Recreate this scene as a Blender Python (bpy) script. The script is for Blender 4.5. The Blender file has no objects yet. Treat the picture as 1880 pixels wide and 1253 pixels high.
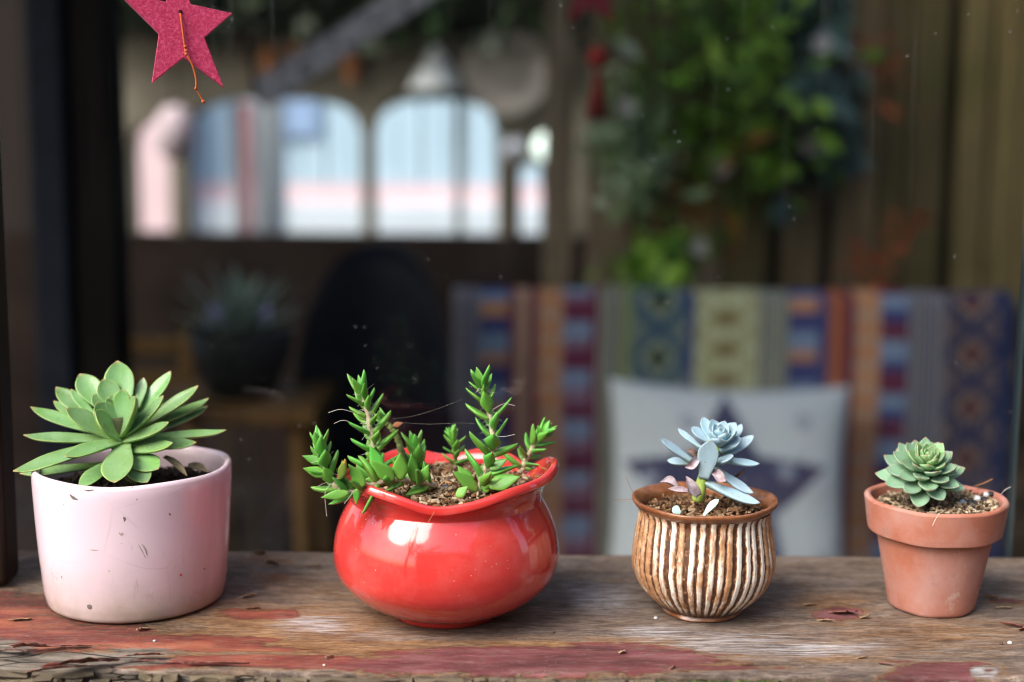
import bpy, bmesh, math, random
import numpy as np
from mathutils import Vector, Matrix, Quaternion, noise
random.seed(11); np.random.seed(11)
S = bpy.context.scene
COL = S.collection
rad = math.radians

# ------------------------------------------------------------------ camera
PITCH, ROLL, CAMZ = 8.0, 0.45, 0.25
FPX = 1880 * 50 / 36
ROT = Matrix.Rotation(rad(90 - PITCH), 3, 'X') @ Matrix.Rotation(rad(ROLL), 3, 'Z')
CAMP = Vector((0, 0, CAMZ))
cam = bpy.data.cameras.new('camera'); co = bpy.data.objects.new('camera', cam); COL.objects.link(co)
co.location = CAMP; co.rotation_euler = ROT.to_euler()
cam.lens = 50; cam.sensor_width = 36; cam.sensor_fit = 'HORIZONTAL'
cam.clip_start = 0.02; cam.clip_end = 2000
cam.dof.use_dof = True; cam.dof.focus_distance = 0.722; cam.dof.aperture_fstop = 3.7
cam.dof.aperture_blades = 0
S.camera = co

# ------------------------------------------------------------------ sky, sun, exposure
SUN_EL, SUN_AZ = 44.0, -48.0          # light falls from the upper left, behind the camera
LD = Vector((math.sin(rad(SUN_AZ)) * math.cos(rad(SUN_EL)), -math.cos(rad(SUN_AZ)) * math.cos(rad(SUN_EL)), math.sin(rad(SUN_EL))))
W = bpy.data.worlds.new('World'); S.world = W; W.use_nodes = True
wn = W.node_tree; wn.nodes.clear()
sky = wn.nodes.new('ShaderNodeTexSky'); sky.sky_type = 'NISHITA'; sky.sun_disc = False
sky.sun_elevation = rad(SUN_EL); sky.sun_rotation = math.atan2(LD.x, LD.y)
sky.air_density = 1.0; sky.dust_density = 3.5; sky.ozone_density = 1.0
bgn = wn.nodes.new('ShaderNodeBackground'); bgn.inputs['Strength'].default_value = 0.12
wo = wn.nodes.new('ShaderNodeOutputWorld')
wn.links.new(sky.outputs[0], bgn.inputs[0]); wn.links.new(bgn.outputs[0], wo.inputs[0])
sl = bpy.data.lights.new('sun', 'SUN'); sl.energy = 1.5; sl.angle = rad(42); sl.color = (1, 0.97, 0.93)
so = bpy.data.objects.new('sun', sl); COL.objects.link(so)
so.rotation_euler = LD.to_track_quat('Z', 'Y').to_euler(); so.location = LD * 6
S.view_settings.view_transform = 'Standard'; S.view_settings.look = 'None'
S.view_settings.gamma = 1.0; S.view_settings.exposure = 1.45
S.view_settings.use_curve_mapping = False
S.render.engine = 'CYCLES'
S.cycles.use_denoising = True; S.cycles.pixel_filter_type = 'BLACKMAN_HARRIS'; S.cycles.filter_width = 1.15
S.cycles.max_bounces = 8; S.cycles.diffuse_bounces = 4; S.cycles.glossy_bounces = 3
S.cycles.transparent_max_bounces = 24; S.cycles.caustics_reflective = False; S.cycles.caustics_refractive = False

# ------------------------------------------------------------------ pixel <-> place helpers (photograph pixels, 1880 x 1253)
def ray(x, y): return ROT @ Vector(((x - 940) / FPX, -(y - 626.5) / FPX, -1))
def at(x, y, Y):
    d = ray(x, y); return CAMP + d * (Y / d.y)
def on(x, y, z=0.0):
    d = ray(x, y); return CAMP + d * ((z - CAMZ) / d.z)
RT = np.array(ROT.transposed())
def proj_np(v):
    c = (v - np.array(CAMP)) @ RT.T
    return 940 + FPX * c[:, 0] / -c[:, 2], 626.5 - FPX * c[:, 1] / -c[:, 2]

# ------------------------------------------------------------------ material helpers
class M:
    def __init__(s, name, rough=0.6, spec=0.5):
        s.m = bpy.data.materials.new(name); s.m.use_nodes = True
        s.t = s.m.node_tree; s.t.nodes.clear()
        s.out = s.t.nodes.new('ShaderNodeOutputMaterial'); s.b = s.t.nodes.new('ShaderNodeBsdfPrincipled')
        s.t.links.new(s.b.outputs[0], s.out.inputs[0])
        s.set('Roughness', rough); s.set('Specular IOR Level', spec); s._tc = None
    def set(s, k, v, node=None):
        i = (node or s.b).inputs[k]
        if hasattr(v, 'is_output') or isinstance(v, bpy.types.NodeSocket): s.t.links.new(v, i)
        else:
            if i.type == 'RGBA' and isinstance(v, (tuple, list)) and len(v) == 3: v = (*v, 1)
            i.default_value = v
        return s
    def n(s, typ, **kw):
        nd = s.t.nodes.new(typ)
        for k, v in kw.items(): setattr(nd, k, v)
        return nd
    def tc(s, which='Object'):
        if not s._tc: s._tc = s.n('ShaderNodeTexCoord')
        return s._tc.outputs[which]
    def mp(s, scale=(1, 1, 1), loc=(0, 0, 0), rot=(0, 0, 0), vec=None):
        nd = s.n('ShaderNodeMapping'); s.set('Vector', vec or s.tc(), nd)
        nd.inputs['Scale'].default_value = scale; nd.inputs['Location'].default_value = loc; nd.inputs['Rotation'].default_value = rot
        return nd.outputs[0]
    def noise(s, scale, detail=4, rough=.55, vec=None, dist=0):
        nd = s.n('ShaderNodeTexNoise'); s.set('Vector', vec or s.tc(), nd)
        nd.inputs['Scale'].default_value = scale; nd.inputs['Detail'].default_value = detail
        nd.inputs['Roughness'].default_value = rough; nd.inputs['Distortion'].default_value = dist
        return nd.outputs['Fac']
    def vor(s, scale, vec=None, feature='F1', out='Distance', rnd=1):
        nd = s.n('ShaderNodeTexVoronoi', feature=feature); s.set('Vector', vec or s.tc(), nd)
        nd.inputs['Scale'].default_value = scale; nd.inputs['Randomness'].default_value = rnd
        return nd.outputs[out]
    def ramp(s, fac, stops, interp='LINEAR'):
        nd = s.n('ShaderNodeValToRGB'); s.set('Fac', fac, nd); cr = nd.color_ramp; cr.interpolation = interp
        while len(cr.elements) < len(stops): cr.elements.new(0.5)
        for e, (p, c) in zip(cr.elements, stops):
            e.position = p
            if isinstance(c, (int, float)): c = (c, c, c)
            e.color = (*c[:3], 1)
        return nd.outputs['Color']
    def mix(s, f, a, b, mode='MIX'):
        nd = s.n('ShaderNodeMix', data_type='RGBA', blend_type=mode)
        for k, v in ((0, f), (6, a), (7, b)):
            i = nd.inputs[k]
            if isinstance(v, bpy.types.NodeSocket): s.t.links.new(v, i)
            else:
                if isinstance(v, (tuple, list)) and len(v) == 3: v = (*v, 1)
                if k and isinstance(v, (int, float)): v = (v, v, v, 1)
                i.default_value = v
        return nd.outputs[2]
    def math(s, op, a, b=0.0, c=0.0, clamp=False):
        nd = s.n('ShaderNodeMath', operation=op, use_clamp=clamp)
        for k, v in enumerate((a, b, c)):
            if isinstance(v, bpy.types.NodeSocket): s.t.links.new(v, nd.inputs[k])
            else: nd.inputs[k].default_value = v
        return nd.outputs[0]
    def attr(s, name, out='Color'):
        nd = s.n('ShaderNodeAttribute', attribute_name=name); return nd.outputs[out]
    def sep(s, v):
        nd = s.n('ShaderNodeSeparateXYZ'); s.set(0, v, nd); return nd.outputs
    def objrand(s): return s.n('ShaderNodeObjectInfo').outputs['Random']
    def bump(s, h, strength=.5, dist=.001):
        nd = s.n('ShaderNodeBump'); s.set('Height', h, nd)
        nd.inputs['Strength'].default_value = strength; nd.inputs['Distance'].default_value = dist
        s.t.links.new(nd.outputs[0], s.b.inputs['Normal']); return s
    def col(s, c): return s.set('Base Color', c)

def flat(name, c, rough=.7, var=.15, scale=30, spec=.12):
    m = M(name, rough, spec)
    c2 = tuple(min(1, x * (1 + var)) for x in c); c1 = tuple(x * (1 - var) for x in c)
    m.col(m.ramp(m.noise(scale, 5), [(.3, c1), (.7, c2)])); return m.m

# ------------------------------------------------------------------ mesh helpers
def link(o, parent=None):
    COL.objects.link(o)
    if parent is not None:
        o.parent = parent
        if parent.parent is None: o.matrix_parent_inverse = Matrix.Translation(-parent.location)
    return o
def mesh(name, v, f, mat, smooth=True, attrs=None):
    me = bpy.data.meshes.new(name); me.from_pydata([tuple(x) for x in v], [], [tuple(x) for x in f])
    if smooth: me.polygons.foreach_set('use_smooth', [True] * len(me.polygons))
    if mat: me.materials.append(mat)
    for k, arr in (attrs or {}).items():
        arr = np.asarray(arr, dtype=np.float32)
        if arr.ndim == 1:
            a = me.attributes.new(k, 'FLOAT', 'POINT'); a.data.foreach_set('value', arr)
        else:
            if arr.shape[1] == 3: arr = np.hstack([arr, np.ones((len(arr), 1), np.float32)])
            a = me.attributes.new(k, 'FLOAT_COLOR', 'POINT'); a.data.foreach_set('color', arr.ravel())
    me.update(); return me
def obj(name, v, f, mat, parent=None, smooth=True, attrs=None, origin=None):
    """mesh object from world-space vertices; origin moves its pivot without moving the surface"""
    if origin is not None: v = [Vector(x) - Vector(origin) for x in v]
    o = bpy.data.objects.new(name, mesh(name, v, f, mat, smooth, attrs))
    if origin is not None: o.location = origin
    return link(o, parent)
def thing(name, loc, label, cat, group=None):
    o = bpy.data.objects.new(name, None); o.empty_display_size = .02; COL.objects.link(o); o.location = loc
    return tag(o, label, cat, group)
def tag(o, label=None, cat=None, group=None, kind=None):
    if label: o['label'] = label
    if cat: o['category'] = cat
    if group: o['group'] = group
    if kind: o['kind'] = kind
    return o
def box(x0, x1, y0, y1, z0, z1):
    v = [(x, y, z) for x in (x0, x1) for y in (y0, y1) for z in (z0, z1)]
    f = [(0, 1, 3, 2), (4, 6, 7, 5), (0, 4, 5, 1), (2, 3, 7, 6), (0, 2, 6, 4), (1, 5, 7, 3)]
    return v, f
def join(parts):
    V, F = [], []
    for v, f in parts:
        n = len(V); V += list(v); F += [tuple(i + n for i in q) for q in f]
    return V, F
def bevel(o, w, seg=2):
    b = o.modifiers.new('bevel', 'BEVEL'); b.width = w; b.segments = seg; b.limit_method = 'ANGLE'
    return o
def xf(vf, mat): return [mat @ Vector(x) for x in vf[0]], vf[1]
def tube(pts, r, sides=8, cap=True):
    pts = [Vector(p) for p in pts]; n = len(pts)
    rs = r if isinstance(r, (list, tuple)) else [r] * n
    V, F = [], []; prev = None
    for i, p in enumerate(pts):
        t = (pts[min(i + 1, n - 1)] - pts[max(i - 1, 0)]).normalized()
        if prev is None:
            a = t.orthogonal().normalized()
        else:
            a = (prev - t * prev.dot(t)); a = a.normalized() if a.length > 1e-9 else t.orthogonal().normalized()
        prev = a; b = t.cross(a)
        for k in range(sides):
            q = 2 * math.pi * k / sides
            V.append(p + (a * math.cos(q) + b * math.sin(q)) * rs[i])
    for i in range(n - 1):
        for k in range(sides):
            k2 = (k + 1) % sides
            F.append((i * sides + k, i * sides + k2, (i + 1) * sides + k2, (i + 1) * sides + k))
    if cap:
        F.append(tuple(range(sides))[::-1]); F.append(tuple((n - 1) * sides + k for k in range(sides)))
    return V, F
def spline(pts, n):
    """Catmull-Rom through pts"""
    P = [Vector(p) for p in pts]; P = [P[0] * 2 - P[1]] + P + [P[-1] * 2 - P[-2]]
    out = []; m = len(P) - 3
    for i in range(n + 1):
        t = i / n * m; k = min(int(t), m - 1); u = t - k
        a, b, c, d = P[k:k + 4]
        out.append(.5 * ((2 * b) + (c - a) * u + (2 * a - 5 * b + 4 * c - d) * u * u + (3 * b - a - 3 * c + d) * u ** 3))
    return out
def ball(c, r, seg=12, ring=8):
    V, F = [], []; c = Vector(c); r = r if hasattr(r, '__len__') else (r, r, r)
    for i in range(ring + 1):
        a = math.pi * i / ring
        for j in range(seg):
            b = 2 * math.pi * j / seg
            V.append(c + Vector((r[0] * math.sin(a) * math.cos(b), r[1] * math.sin(a) * math.sin(b), r[2] * math.cos(a))))
    for i in range(ring):
        for j in range(seg):
            F.append((i * seg + j, (i + 1) * seg + j, (i + 1) * seg + (j + 1) % seg, i * seg + (j + 1) % seg))
    return V, F
def lathe(prof, seg, fn=None):
    """prof: list of (r, z); fn(r, z, theta, row) may push a point; returns local verts, faces"""
    V, F = [], []
    for i, (r, z) in enumerate(prof):
        for j in range(seg):
            th = 2 * math.pi * j / seg
            rr, zz = fn(r, z, th, i) if fn else (r, z)
            V.append((rr * math.cos(th), rr * math.sin(th), zz))
    for i in range(len(prof) - 1):
        for j in range(seg):
            k = (j + 1) % seg
            F.append((i * seg + j, i * seg + k, (i + 1) * seg + k, (i + 1) * seg + j))
    return V, F
def smooth_prof(ctrl, n):
    p = spline([Vector((a, b, 0)) for a, b in ctrl], n); return [(max(q.x, 1e-5), q.y) for q in p]
def fbm(p, s, o=4): return noise.fractal(Vector(p) * s, 1.0, 2.0, o)

# ------------------------------------------------------------------ leaf builder
def prof_spat(u):      # spoon shaped
    if u < .66: a = u / .66; return .40 + .60 * (a * a * (3 - 2 * a))
    v = (u - .66) / .34; return max(0, (1 - v ** 2.3)) ** .72
def prof_lance(u):     # long, pointed
    if u < .5: a = u / .5; return .55 + .45 * math.sin(a * math.pi / 2)
    v = (u - .5) / .5; return max(0, 1 - v ** 1.9)
def prof_ovate(u):     # short diamond, pointed
    if u < .42: a = u / .42; return .35 + .65 * math.sin(a * math.pi / 2)
    v = (u - .42) / .58; return max(0, 1 - v ** 1.3)
def prof_acute(u):     # broad with a drawn-out point
    if u < .60: a = u / .60; return .42 + .58 * (a * a * (3 - 2 * a))
    v = (u - .60) / .40; return max(0, (1 - v ** 1.75)) ** .95
def prof_oblong(u):    # strap that ends in a short drawn-out point
    if u < .62: a = u / .62; return .50 + .50 * (a * a * (3 - 2 * a))
    v = (u - .62) / .38; return max(.09 * (1 - u) / .08, max(0, 1 - v ** 2.2) ** .92)
PROF = {'oblong': prof_oblong, 'acute': prof_acute, 'spat': prof_spat, 'lance': prof_lance, 'ovate': prof_ovate}
def leaf(base, tip, nrm, w, t, shape='spat', bend=0., cup=.2, mucro=.06, n=16, m=14, flat_top=.45, keel=0., wob=0.):
    base, tip, nrm = Vector(base), Vector(tip), Vector(nrm)
    d = tip - base; L = d.length; d.normalize()
    nn = nrm - d * nrm.dot(d); nn.normalize(); s = d.cross(nn); pf = PROF[shape]
    V, F, A = [], [], []; rnd = random.random(); ph = random.random() * 6
    for i in range(n + 1):
        u = 1 - (1 - i / n) ** 1.25
        if i == n: u = 1
        ww = w / 2 * pf(u) + w * .012; th = t / 2 * (1 - .55 * u ** 2) * (1 - max(0, (u - .85) / .15) ** 2 * .85)
        if i >= n - 1: ww = w * .02 if i == n else ww
        c = base + d * (L * u) + nn * (bend * L * (u * u - u)) + nn * (mucro * L * max(0, u - .8) ** 2 * 12)
        c += s * (wob * w * math.sin(u * 4 + ph) * u)
        for j in range(m):
            q = 2 * math.pi * j / m; cx, sz = math.cos(q), math.sin(q)
            z = th * (sz * flat_top if sz > 0 else sz) + cup * ww * cx * cx
            if sz < 0: z -= keel * th * max(0, 1 - abs(cx) * 2.2)
            V.append(c + s * (ww * cx) + nn * z); A.append((u, abs(cx), rnd * .45 + (.5 if sz > -.01 else 0)))
    for i in range(n):
        for j in range(m):
            k = (j + 1) % m; F.append((i * m + j, i * m + k, (i + 1) * m + k, (i + 1) * m + j))
    F.append(tuple(range(m))[::-1]); F.append(tuple(n * m + k for k in range(m)))
    return V, F, np.array(A)

def leaf_mat(name, base, mid, edge, tip, blot, rough=.42, edge_amt=.8, edge_pos=.9, tip_pos=.93, wax=None, sss=.12):
    m = M(name, rough, .45)
    a = m.sep(m.attr('lf', 'Vector')); u, e = a[0], a[1]; up = m.ramp(a[2], [(.44, 0), (.52, 1)]); r = m.math('FRACT', m.math('MULTIPLY', a[2], 2.0))
    c = m.ramp(u, [(0, base), (.45, mid), (1, mid)])
    c = m.mix(m.math('MULTIPLY', m.ramp(m.noise(210, 4), [(.45, 0), (.75, 1)]), .5), c, blot)
    ob = m.objrand(); hv = m.math('ADD', m.math('MULTIPLY_ADD', r, .22, .70), m.math('MULTIPLY', ob, .42))
    hc = m.n('ShaderNodeHueSaturation'); m.set('Value', hv, hc); m.set('Hue', m.math('MULTIPLY_ADD', m.math('FRACT', m.math('MULTIPLY', ob, 7.31)), .035, .4825), hc); m.set('Color', c, hc); c = hc.outputs[0]
    if wax:
        c = m.mix(m.math('MULTIPLY', m.math('MULTIPLY', m.ramp(m.noise(90, 5), [(.3, .25), (.66, 1)]), wax[1]), m.math('MULTIPLY_ADD', up, .75, .25)), c, wax[0])
    eu = m.math('MULTIPLY', m.ramp(e, [(edge_pos, 0), (min(1, edge_pos + .09), 1)]), m.ramp(u, [(.35, 0), (.8, edge_amt)]))
    c = m.mix(eu, c, edge)
    scar = m.math('MULTIPLY', m.ramp(m.vor(230), [(.07, 1), (.13, 0)]), m.ramp(m.noise(95, 3), [(.55, 0), (.62, .7)])); c = m.mix(scar, c, (.16, .12, .07))
    dusty = m.ramp(m.noise(1, 6, .75, vec=m.mp((420, 420, 420))), [(.58, 0), (.76, .22)]); c = m.mix(dusty, c, (.42, .44, .38))
    c = m.mix(m.ramp(m.math('ADD', u, m.math('MULTIPLY', m.noise(300, 2), .03)), [(tip_pos, 0), (tip_pos + .05, .9)]), c, tip)
    m.col(c); m.set('Roughness', m.ramp(m.noise(150, 3), [(.3, rough - .08), (.7, rough + .12)]))
    m.set('Subsurface Weight', sss); m.b.inputs['Subsurface Radius'].default_value = (.6, 1.0, .35); m.set('Subsurface Scale', .003)
    m.bump(m.noise(700, 4), .18, .0006)
    return m.m

# ================================================================== MATERIALS OF THE SETTING
GROUND_Z = -0.95
m = M('garden_earth', .9, .2); m.col(m.ramp(m.noise(6, 8), [(.3, (.035, .03, .02)), (.7, (.09, .075, .05))])); m.bump(m.noise(40, 6), .6, .02); MAT_EARTH = m.m
def wood_dark(name, c1, c2, rough=.55, scale=(60, 60, 4), spec=.12):
    m = M(name, rough, spec); g = m.noise(1, 6, .6, vec=m.mp(scale), dist=.6)
    m.col(m.ramp(g, [(.3, c1), (.72, c2)])); m.bump(g, .3, .001); return m.m
MAT_POST = wood_dark('dark_varnished_wood', (.008, .0045, .003), (.026, .015, .009), .45)
MAT_BEAM = wood_dark('roof_timber', (.03, .022, .015), (.08, .055, .035))
MAT_BLACKWOOD = wood_dark('black_brown_wood', (.004, .0035, .0035), (.011, .009, .008), .8, spec=.03)
MAT_OCHRE = wood_dark('ochre_wood', (.045, .024, .006), (.11, .058, .016), .6)

# ---- weathered sill board
m = M('weathered_sill_wood', .8, .25)
vec = m.tc()
g1a = m.noise(1, 9, .76, vec=m.mp((110, 520, 60)), dist=.3)       # fine fibres
g1b = m.noise(1, 7, .70, vec=m.mp((26, 120, 60)), dist=.6)        # broader figure
g1 = m.math('ADD', m.math('MULTIPLY', g1a, .6), m.math('MULTIPLY', g1b, .4))
g2 = m.noise(1, 7, .70, vec=m.mp((16, 44, 20)), dist=.8)
g3 = m.noise(26, 6, .6)
msk = m.sep(m.attr('paintmask', 'Vector')); P_, O_, W_ = msk[0], msk[1], msk[2]
msk2 = m.sep(m.attr('paintmask2', 'Vector')); PU_, GR_, DK_ = msk2[0], msk2[1], msk2[2]
wood = m.ramp(g1, [(.36, (.035, .024, .018)), (.45, (.130, .092, .068)), (.53, (.225, .170, .132)), (.63, (.42, .35, .29))])
wood = m.mix(m.ramp(g2, [(.40, 0), (.62, .8)]), wood, m.ramp(g1, [(.38, (.05, .033, .024)), (.5, (.16, .112, .080)), (.63, (.30, .235, .18))]))
wood = m.mix(m.ramp(m.noise(1, 7, .7, vec=m.mp((20, 50, 20), (5, 5, 5))), [(.48, 0), (.70, .5)]), wood, m.ramp(g1, [(.38, (.065, .052, .055)), (.62, (.28, .24, .24))]))
wood = m.mix(m.math('MULTIPLY', m.ramp(m.noise(1, 8, .78, vec=m.mp((110, 260, 60))), [(.54, 0), (.66, 1)]), .7), wood, (.05, .036, .028))
org = m.ramp(g1, [(.38, (.11, .048, .018)), (.5, (.26, .13, .05)), (.63, (.46, .28, .13))])
of = m.math('ADD', m.math('MULTIPLY_ADD', O_, .8, .14), m.math('MULTIPLY_ADD', m.noise(1, 7, .7, vec=m.mp((28, 190, 40))), 2.2, -1.15))
c = m.mix(m.ramp(of, [(.2, 0), (.85, .8)]), wood, org)
wf = m.math('MULTIPLY', W_, m.math('MULTIPLY_ADD', m.noise(1, 8, .75, vec=m.mp((34, 620, 40)), dist=.6), 5.0, -2.15))
c = m.mix(m.ramp(wf, [(.12, 0), (.6, .9)]), c, m.mix(g3, (.46, .44, .45), (.62, .61, .62)))
pf = m.math('ADD', P_, m.math('MULTIPLY', m.math('ADD', P_, .12), m.math('MULTIPLY_ADD', m.math('ADD', m.math('MULTIPLY', m.noise(1, 9, .76, vec=m.mp((55, 170, 60)), dist=.3), .78), m.math('MULTIPLY', g1a, .22)), 3.6, -1.86)))
pn = m.noise(1, 6, .6, vec=m.mp((14, 60, 20)))
red = m.ramp(pn, [(.36, (.12, .024, .018)), (.5, (.25, .050, .036)), (.62, (.40, .125, .065))])
pur = m.ramp(pn, [(.36, (.095, .022, .026)), (.5, (.18, .044, .052)), (.64, (.28, .11, .12))])
red = m.mix(m.ramp(PU_, [(.2, 0), (.7, 1)]), red, pur)
red = m.mix(m.ramp(m.noise(1, 8, .75, vec=m.mp((120, 360, 60))), [(.53, 0), (.68, .6)]), red, (.36, .22, .20))
red = m.mix(m.ramp(m.noise(1, 8, .75, vec=m.mp((60, 160, 60), (2, 9, 3))), [(.52, 0), (.66, .7)]), red, (.085, .03, .026))
pfac = m.ramp(pf, [(.455, 0), (.495, 1)])
c = m.mix(m.math('MULTIPLY', pfac, m.ramp(m.noise(1, 8, .75, vec=m.mp((70, 520, 60))), [(.32, .45), (.55, .96)])), c, red)
# rim of bare orange wood round each patch of paint
rim = m.math('MULTIPLY', m.ramp(pf, [(.30, 0), (.43, 1), (.45, 1), (.5, 0)]), .55)
c = m.mix(rim, c, (.32, .17, .07))
gf = m.math('ADD', GR_, m.math('MULTIPLY_ADD', m.noise(1, 6, .7, vec=m.mp((60, 160, 60))), 1.2, -.7))
gcol = m.ramp(m.noise(1, 7, .7, vec=m.mp((20, 300, 120))), [(.28, (.045, .038, .03)), (.42, (.15, .125, .10)), (.6, (.27, .235, .185)), (.8, (.40, .36, .29))])
gfac = m.ramp(gf, [(.35, 0), (.55, 1)])
c = m.mix(gfac, c, gcol)
crk = m.vor(1, vec=m.mp((22, 105, 60), vec=m.mix(.035, vec, m.n('ShaderNodeTexNoise').outputs['Color'])), feature='DISTANCE_TO_EDGE')
crf = m.math('MULTIPLY', m.ramp(crk, [(.0, 1), (.035, 0)]), gfac)
c = m.mix(crf, c, (.012, .010, .008))
# dark blotches near some feet, pin specks and bright crumbs
sp = m.ramp(m.vor(520), [(.10, 1), (.16, 0)])
spm = m.math('MULTIPLY', sp, m.ramp(m.noise(60, 3), [(.52, 0), (.62, 1)]))
c = m.mix(spm, c, (.03, .025, .02))
sp2 = m.math('MULTIPLY', m.ramp(m.vor(430, vec=m.mp((1, 1, 1), (3, 7, 1))), [(.06, 1), (.10, 0)]), m.ramp(m.noise(48, 2, vec=m.mp((1, 1, 1), (9, 1, 4))), [(.56, 0), (.62, 1)]))
c = m.mix(sp2, c, (.72, .70, .66))
dkb = m.math('MULTIPLY', DK_, m.ramp(m.noise(1, 6, .75, vec=m.mp((160, 330, 60))), [(.36, 0), (.6, 1)]))
c = m.mix(dkb, c, (.035, .026, .018))
c = m.mix(m.ramp(m.noise(1, 6, .8, vec=m.mp((480, 620, 60))), [(.54, 0), (.68, .55)]), c, m.mix(.5, c, (.02, .015, .012)))
m.col(c)
m.set('Roughness', m.mix(pfac, .82, .58))
h = m.math('ADD', m.math('MULTIPLY', g1, 1.5), m.math('MULTIPLY', pfac, 1.1))
h = m.math('SUBTRACT', h, m.math('MULTIPLY', crf, 1.6)); h = m.math('ADD', h, m.math('MULTIPLY', m.noise(300, 4), .25))
m.bump(h, .9, .0016); MAT_SILL = m.m

m = M('rotten_edge_wood', .85, .2)
c = m.ramp(m.noise(1, 7, .7, vec=m.mp((60, 500, 400))), [(.25, (.05, .035, .025)), (.45, (.2, .155, .10)), (.62, (.34, .28, .18)), (.8, (.5, .44, .30))])
rv = m.objrand()
c = m.mix(m.math('MULTIPLY', rv, .5), c, (.13, .105, .085))
mo = m.math('MULTIPLY', m.ramp(m.noise(30, 4), [(.52, 0), (.66, 1)]), .75)
xx = m.sep(m.n('ShaderNodeNewGeometry').outputs['Position'])[0]
c = m.mix(m.math('MULTIPLY', m.ramp(xx, [(.0, .15), (.5, .15), (1, .15)]), mo), c, (.09, .13, .03)); m.col(c)
m.bump(m.noise(1, 6, .7, vec=m.mp((150, 900, 900))), .8, .001); MAT_CHUNK = m.m
m = M('moss', .9, .1); m.col(m.ramp(m.noise(300, 4), [(.3, (.035, .065, .012)), (.7, (.13, .20, .04))])); MAT_MOSS = m.m
m = M('peeling_paint', .5, .4); m.col(m.ramp(m.noise(240, 5), [(.3, (.17, .06, .045)), (.5, (.27, .10, .075)), (.72, (.36, .22, .18))])); MAT_FLAKE = m.m
m = M('bare_wood_splinter', .75, .2); m.col(m.ramp(m.noise(200, 4), [(.3, (.34, .21, .10)), (.7, (.56, .44, .29))])); MAT_SPLINT = m.m

# ================================================================== SETTING
def sheet(name, x0, x1, y0, y1, z, mat):
    o = obj(name, [(x0, y0, z), (x1, y0, z), (x1, y1, z), (x0, y1, z)], [(0, 1, 2, 3)], mat, smooth=False)
    return tag(o, kind='structure')
sheet('ground', -400, 400, -400, 400, GROUND_Z, MAT_EARTH)
# paved veranda floor: tiles with open joints
m = M('clay_floor_tile', .75, .05); m.col(m.mix(m.objrand(), m.ramp(m.noise(14, 6), [(.3, (.014, .011, .010)), (.7, (.03, .022, .02))]), (.02, .018, .018))); MAT_TILE = m.m
fl = sheet('veranda_floor', -2.4, 2.4, .90, 5.1, GROUND_Z + .02, flat('floor_mortar', (.03, .028, .026)))
tv, tf = box(-.193, .193, -.193, .193, 0, .012); tme = mesh('floor_tile', tv, tf, MAT_TILE, smooth=False)
for i in range(12):
    for j in range(10):
        o = bpy.data.objects.new('floor_tile', tme); o.location = (-2.2 + .4 * i, 1.15 + .4 * j, GROUND_Z + .021); link(o, fl)

# ---- sill board
SX0, SX1, SYB = -.52, .52, .843
def front_y(x):
    e = .646 + .006 * max(0, min(1, (-x - .12) / .08)) - .0016 * x
    return e + .0016 * noise.noise(Vector((x * 38, 1.3, 0))) + .0009 * noise.noise(Vector((x * 150, 4.3, 0)))
NX, NY = 560, 120
xs = np.linspace(SX0, SX1, NX); fy = np.array([front_y(x) for x in xs])
tt = np.linspace(0, 1, NY)
top = np.zeros((NY, NX, 3)); top[:, :, 0] = xs[None]; top[:, :, 1] = fy[None] + (SYB - fy[None]) * tt[:, None]
flatv = top.reshape(-1, 3).copy(); px, py = proj_np(flatv)
def blobs(lst):
    r = np.zeros(len(px))
    for (x, y, rx, ry, a) in lst: r = np.maximum(r, a * np.exp(-(np.abs((px - x) / rx) ** 2.6 + np.abs((py - y) / ry) ** 2.6)))
    return r
red_l = [(95, 1162, 200, 34, 1.1), (330, 1178, 190, 15, 1.05), (30, 1120, 90, 40, .85), (430, 1190, 180, 9, .75), (430, 1214, 260, 12, 1.2), (640, 1219, 200, 11, 1.1),
         (470, 1128, 95, 12, .85), (500, 1062, 60, 16, .5), (-20, 1190, 140, 22, .9)]
pur_l = [(1000, 1212, 330, 26, 1.3), (1120, 1196, 120, 18, 1.0), (800, 1224, 180, 12, 1.0), (1310, 1226, 160, 7, .75), (1740, 1233, 105, 18, 1.15), (1660, 1244, 60, 8, .8),
         (1540, 1128, 52, 15, .95), (1845, 1105, 60, 10, .55), (1650, 1215, 60, 5, .5), (470, 1030, 120, 18, .45), (820, 1030, 80, 10, .35)]
org_l = [(500, 1155, 260, 55, 1), (640, 1190, 250, 22, 1), (940, 1184, 170, 14, .85), (1150, 1180, 110, 12, .9), (1700, 1165, 230, 34, .62), (1560, 1205, 180, 14, .55), (1530, 1108, 90, 22, .75), (300, 1205, 200, 12, .8), (560, 1080, 90, 25, .5), (1300, 1222, 90, 10, .6)]
wht_l = [(570, 1146, 75, 22, 1), (1105, 1100, 62, 26, .95), (1080, 1078, 60, 14, .6), (1320, 1176, 170, 16, .75), (1480, 1192, 150, 15, .95), (1200, 1160, 80, 12, .85), (1300, 1190, 260, 16, .6), (700, 1170, 90, 12, .45), (520, 1250, 160, 4, .4), (1790, 1180, 60, 8, .4)]
gry_l = [(150, 1208, 190, 16, 1.1), (40, 1232, 190, 20, 1.2), (260, 1190, 70, 6, .9), (280, 1243, 210, 9, 1.1), (-60, 1200, 150, 40, 1), (700, 1243, 260, 5, .9), (1000, 1246, 400, 4, .9), (1580, 1250, 260, 5, .8)]
drk_l = [(240, 1148, 175, 14, 1), (100, 1105, 60, 30, .8), (820, 1158, 110, 10, .25), (25, 1090, 60, 24, .9), (1450, 1240, 300, 6, .5)]
pm = np.stack([np.maximum(blobs(red_l), blobs(pur_l)), blobs(org_l), blobs(wht_l)], 1)
pm2 = np.stack([blobs(pur_l), blobs(gry_l), blobs(drk_l)], 1)
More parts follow.
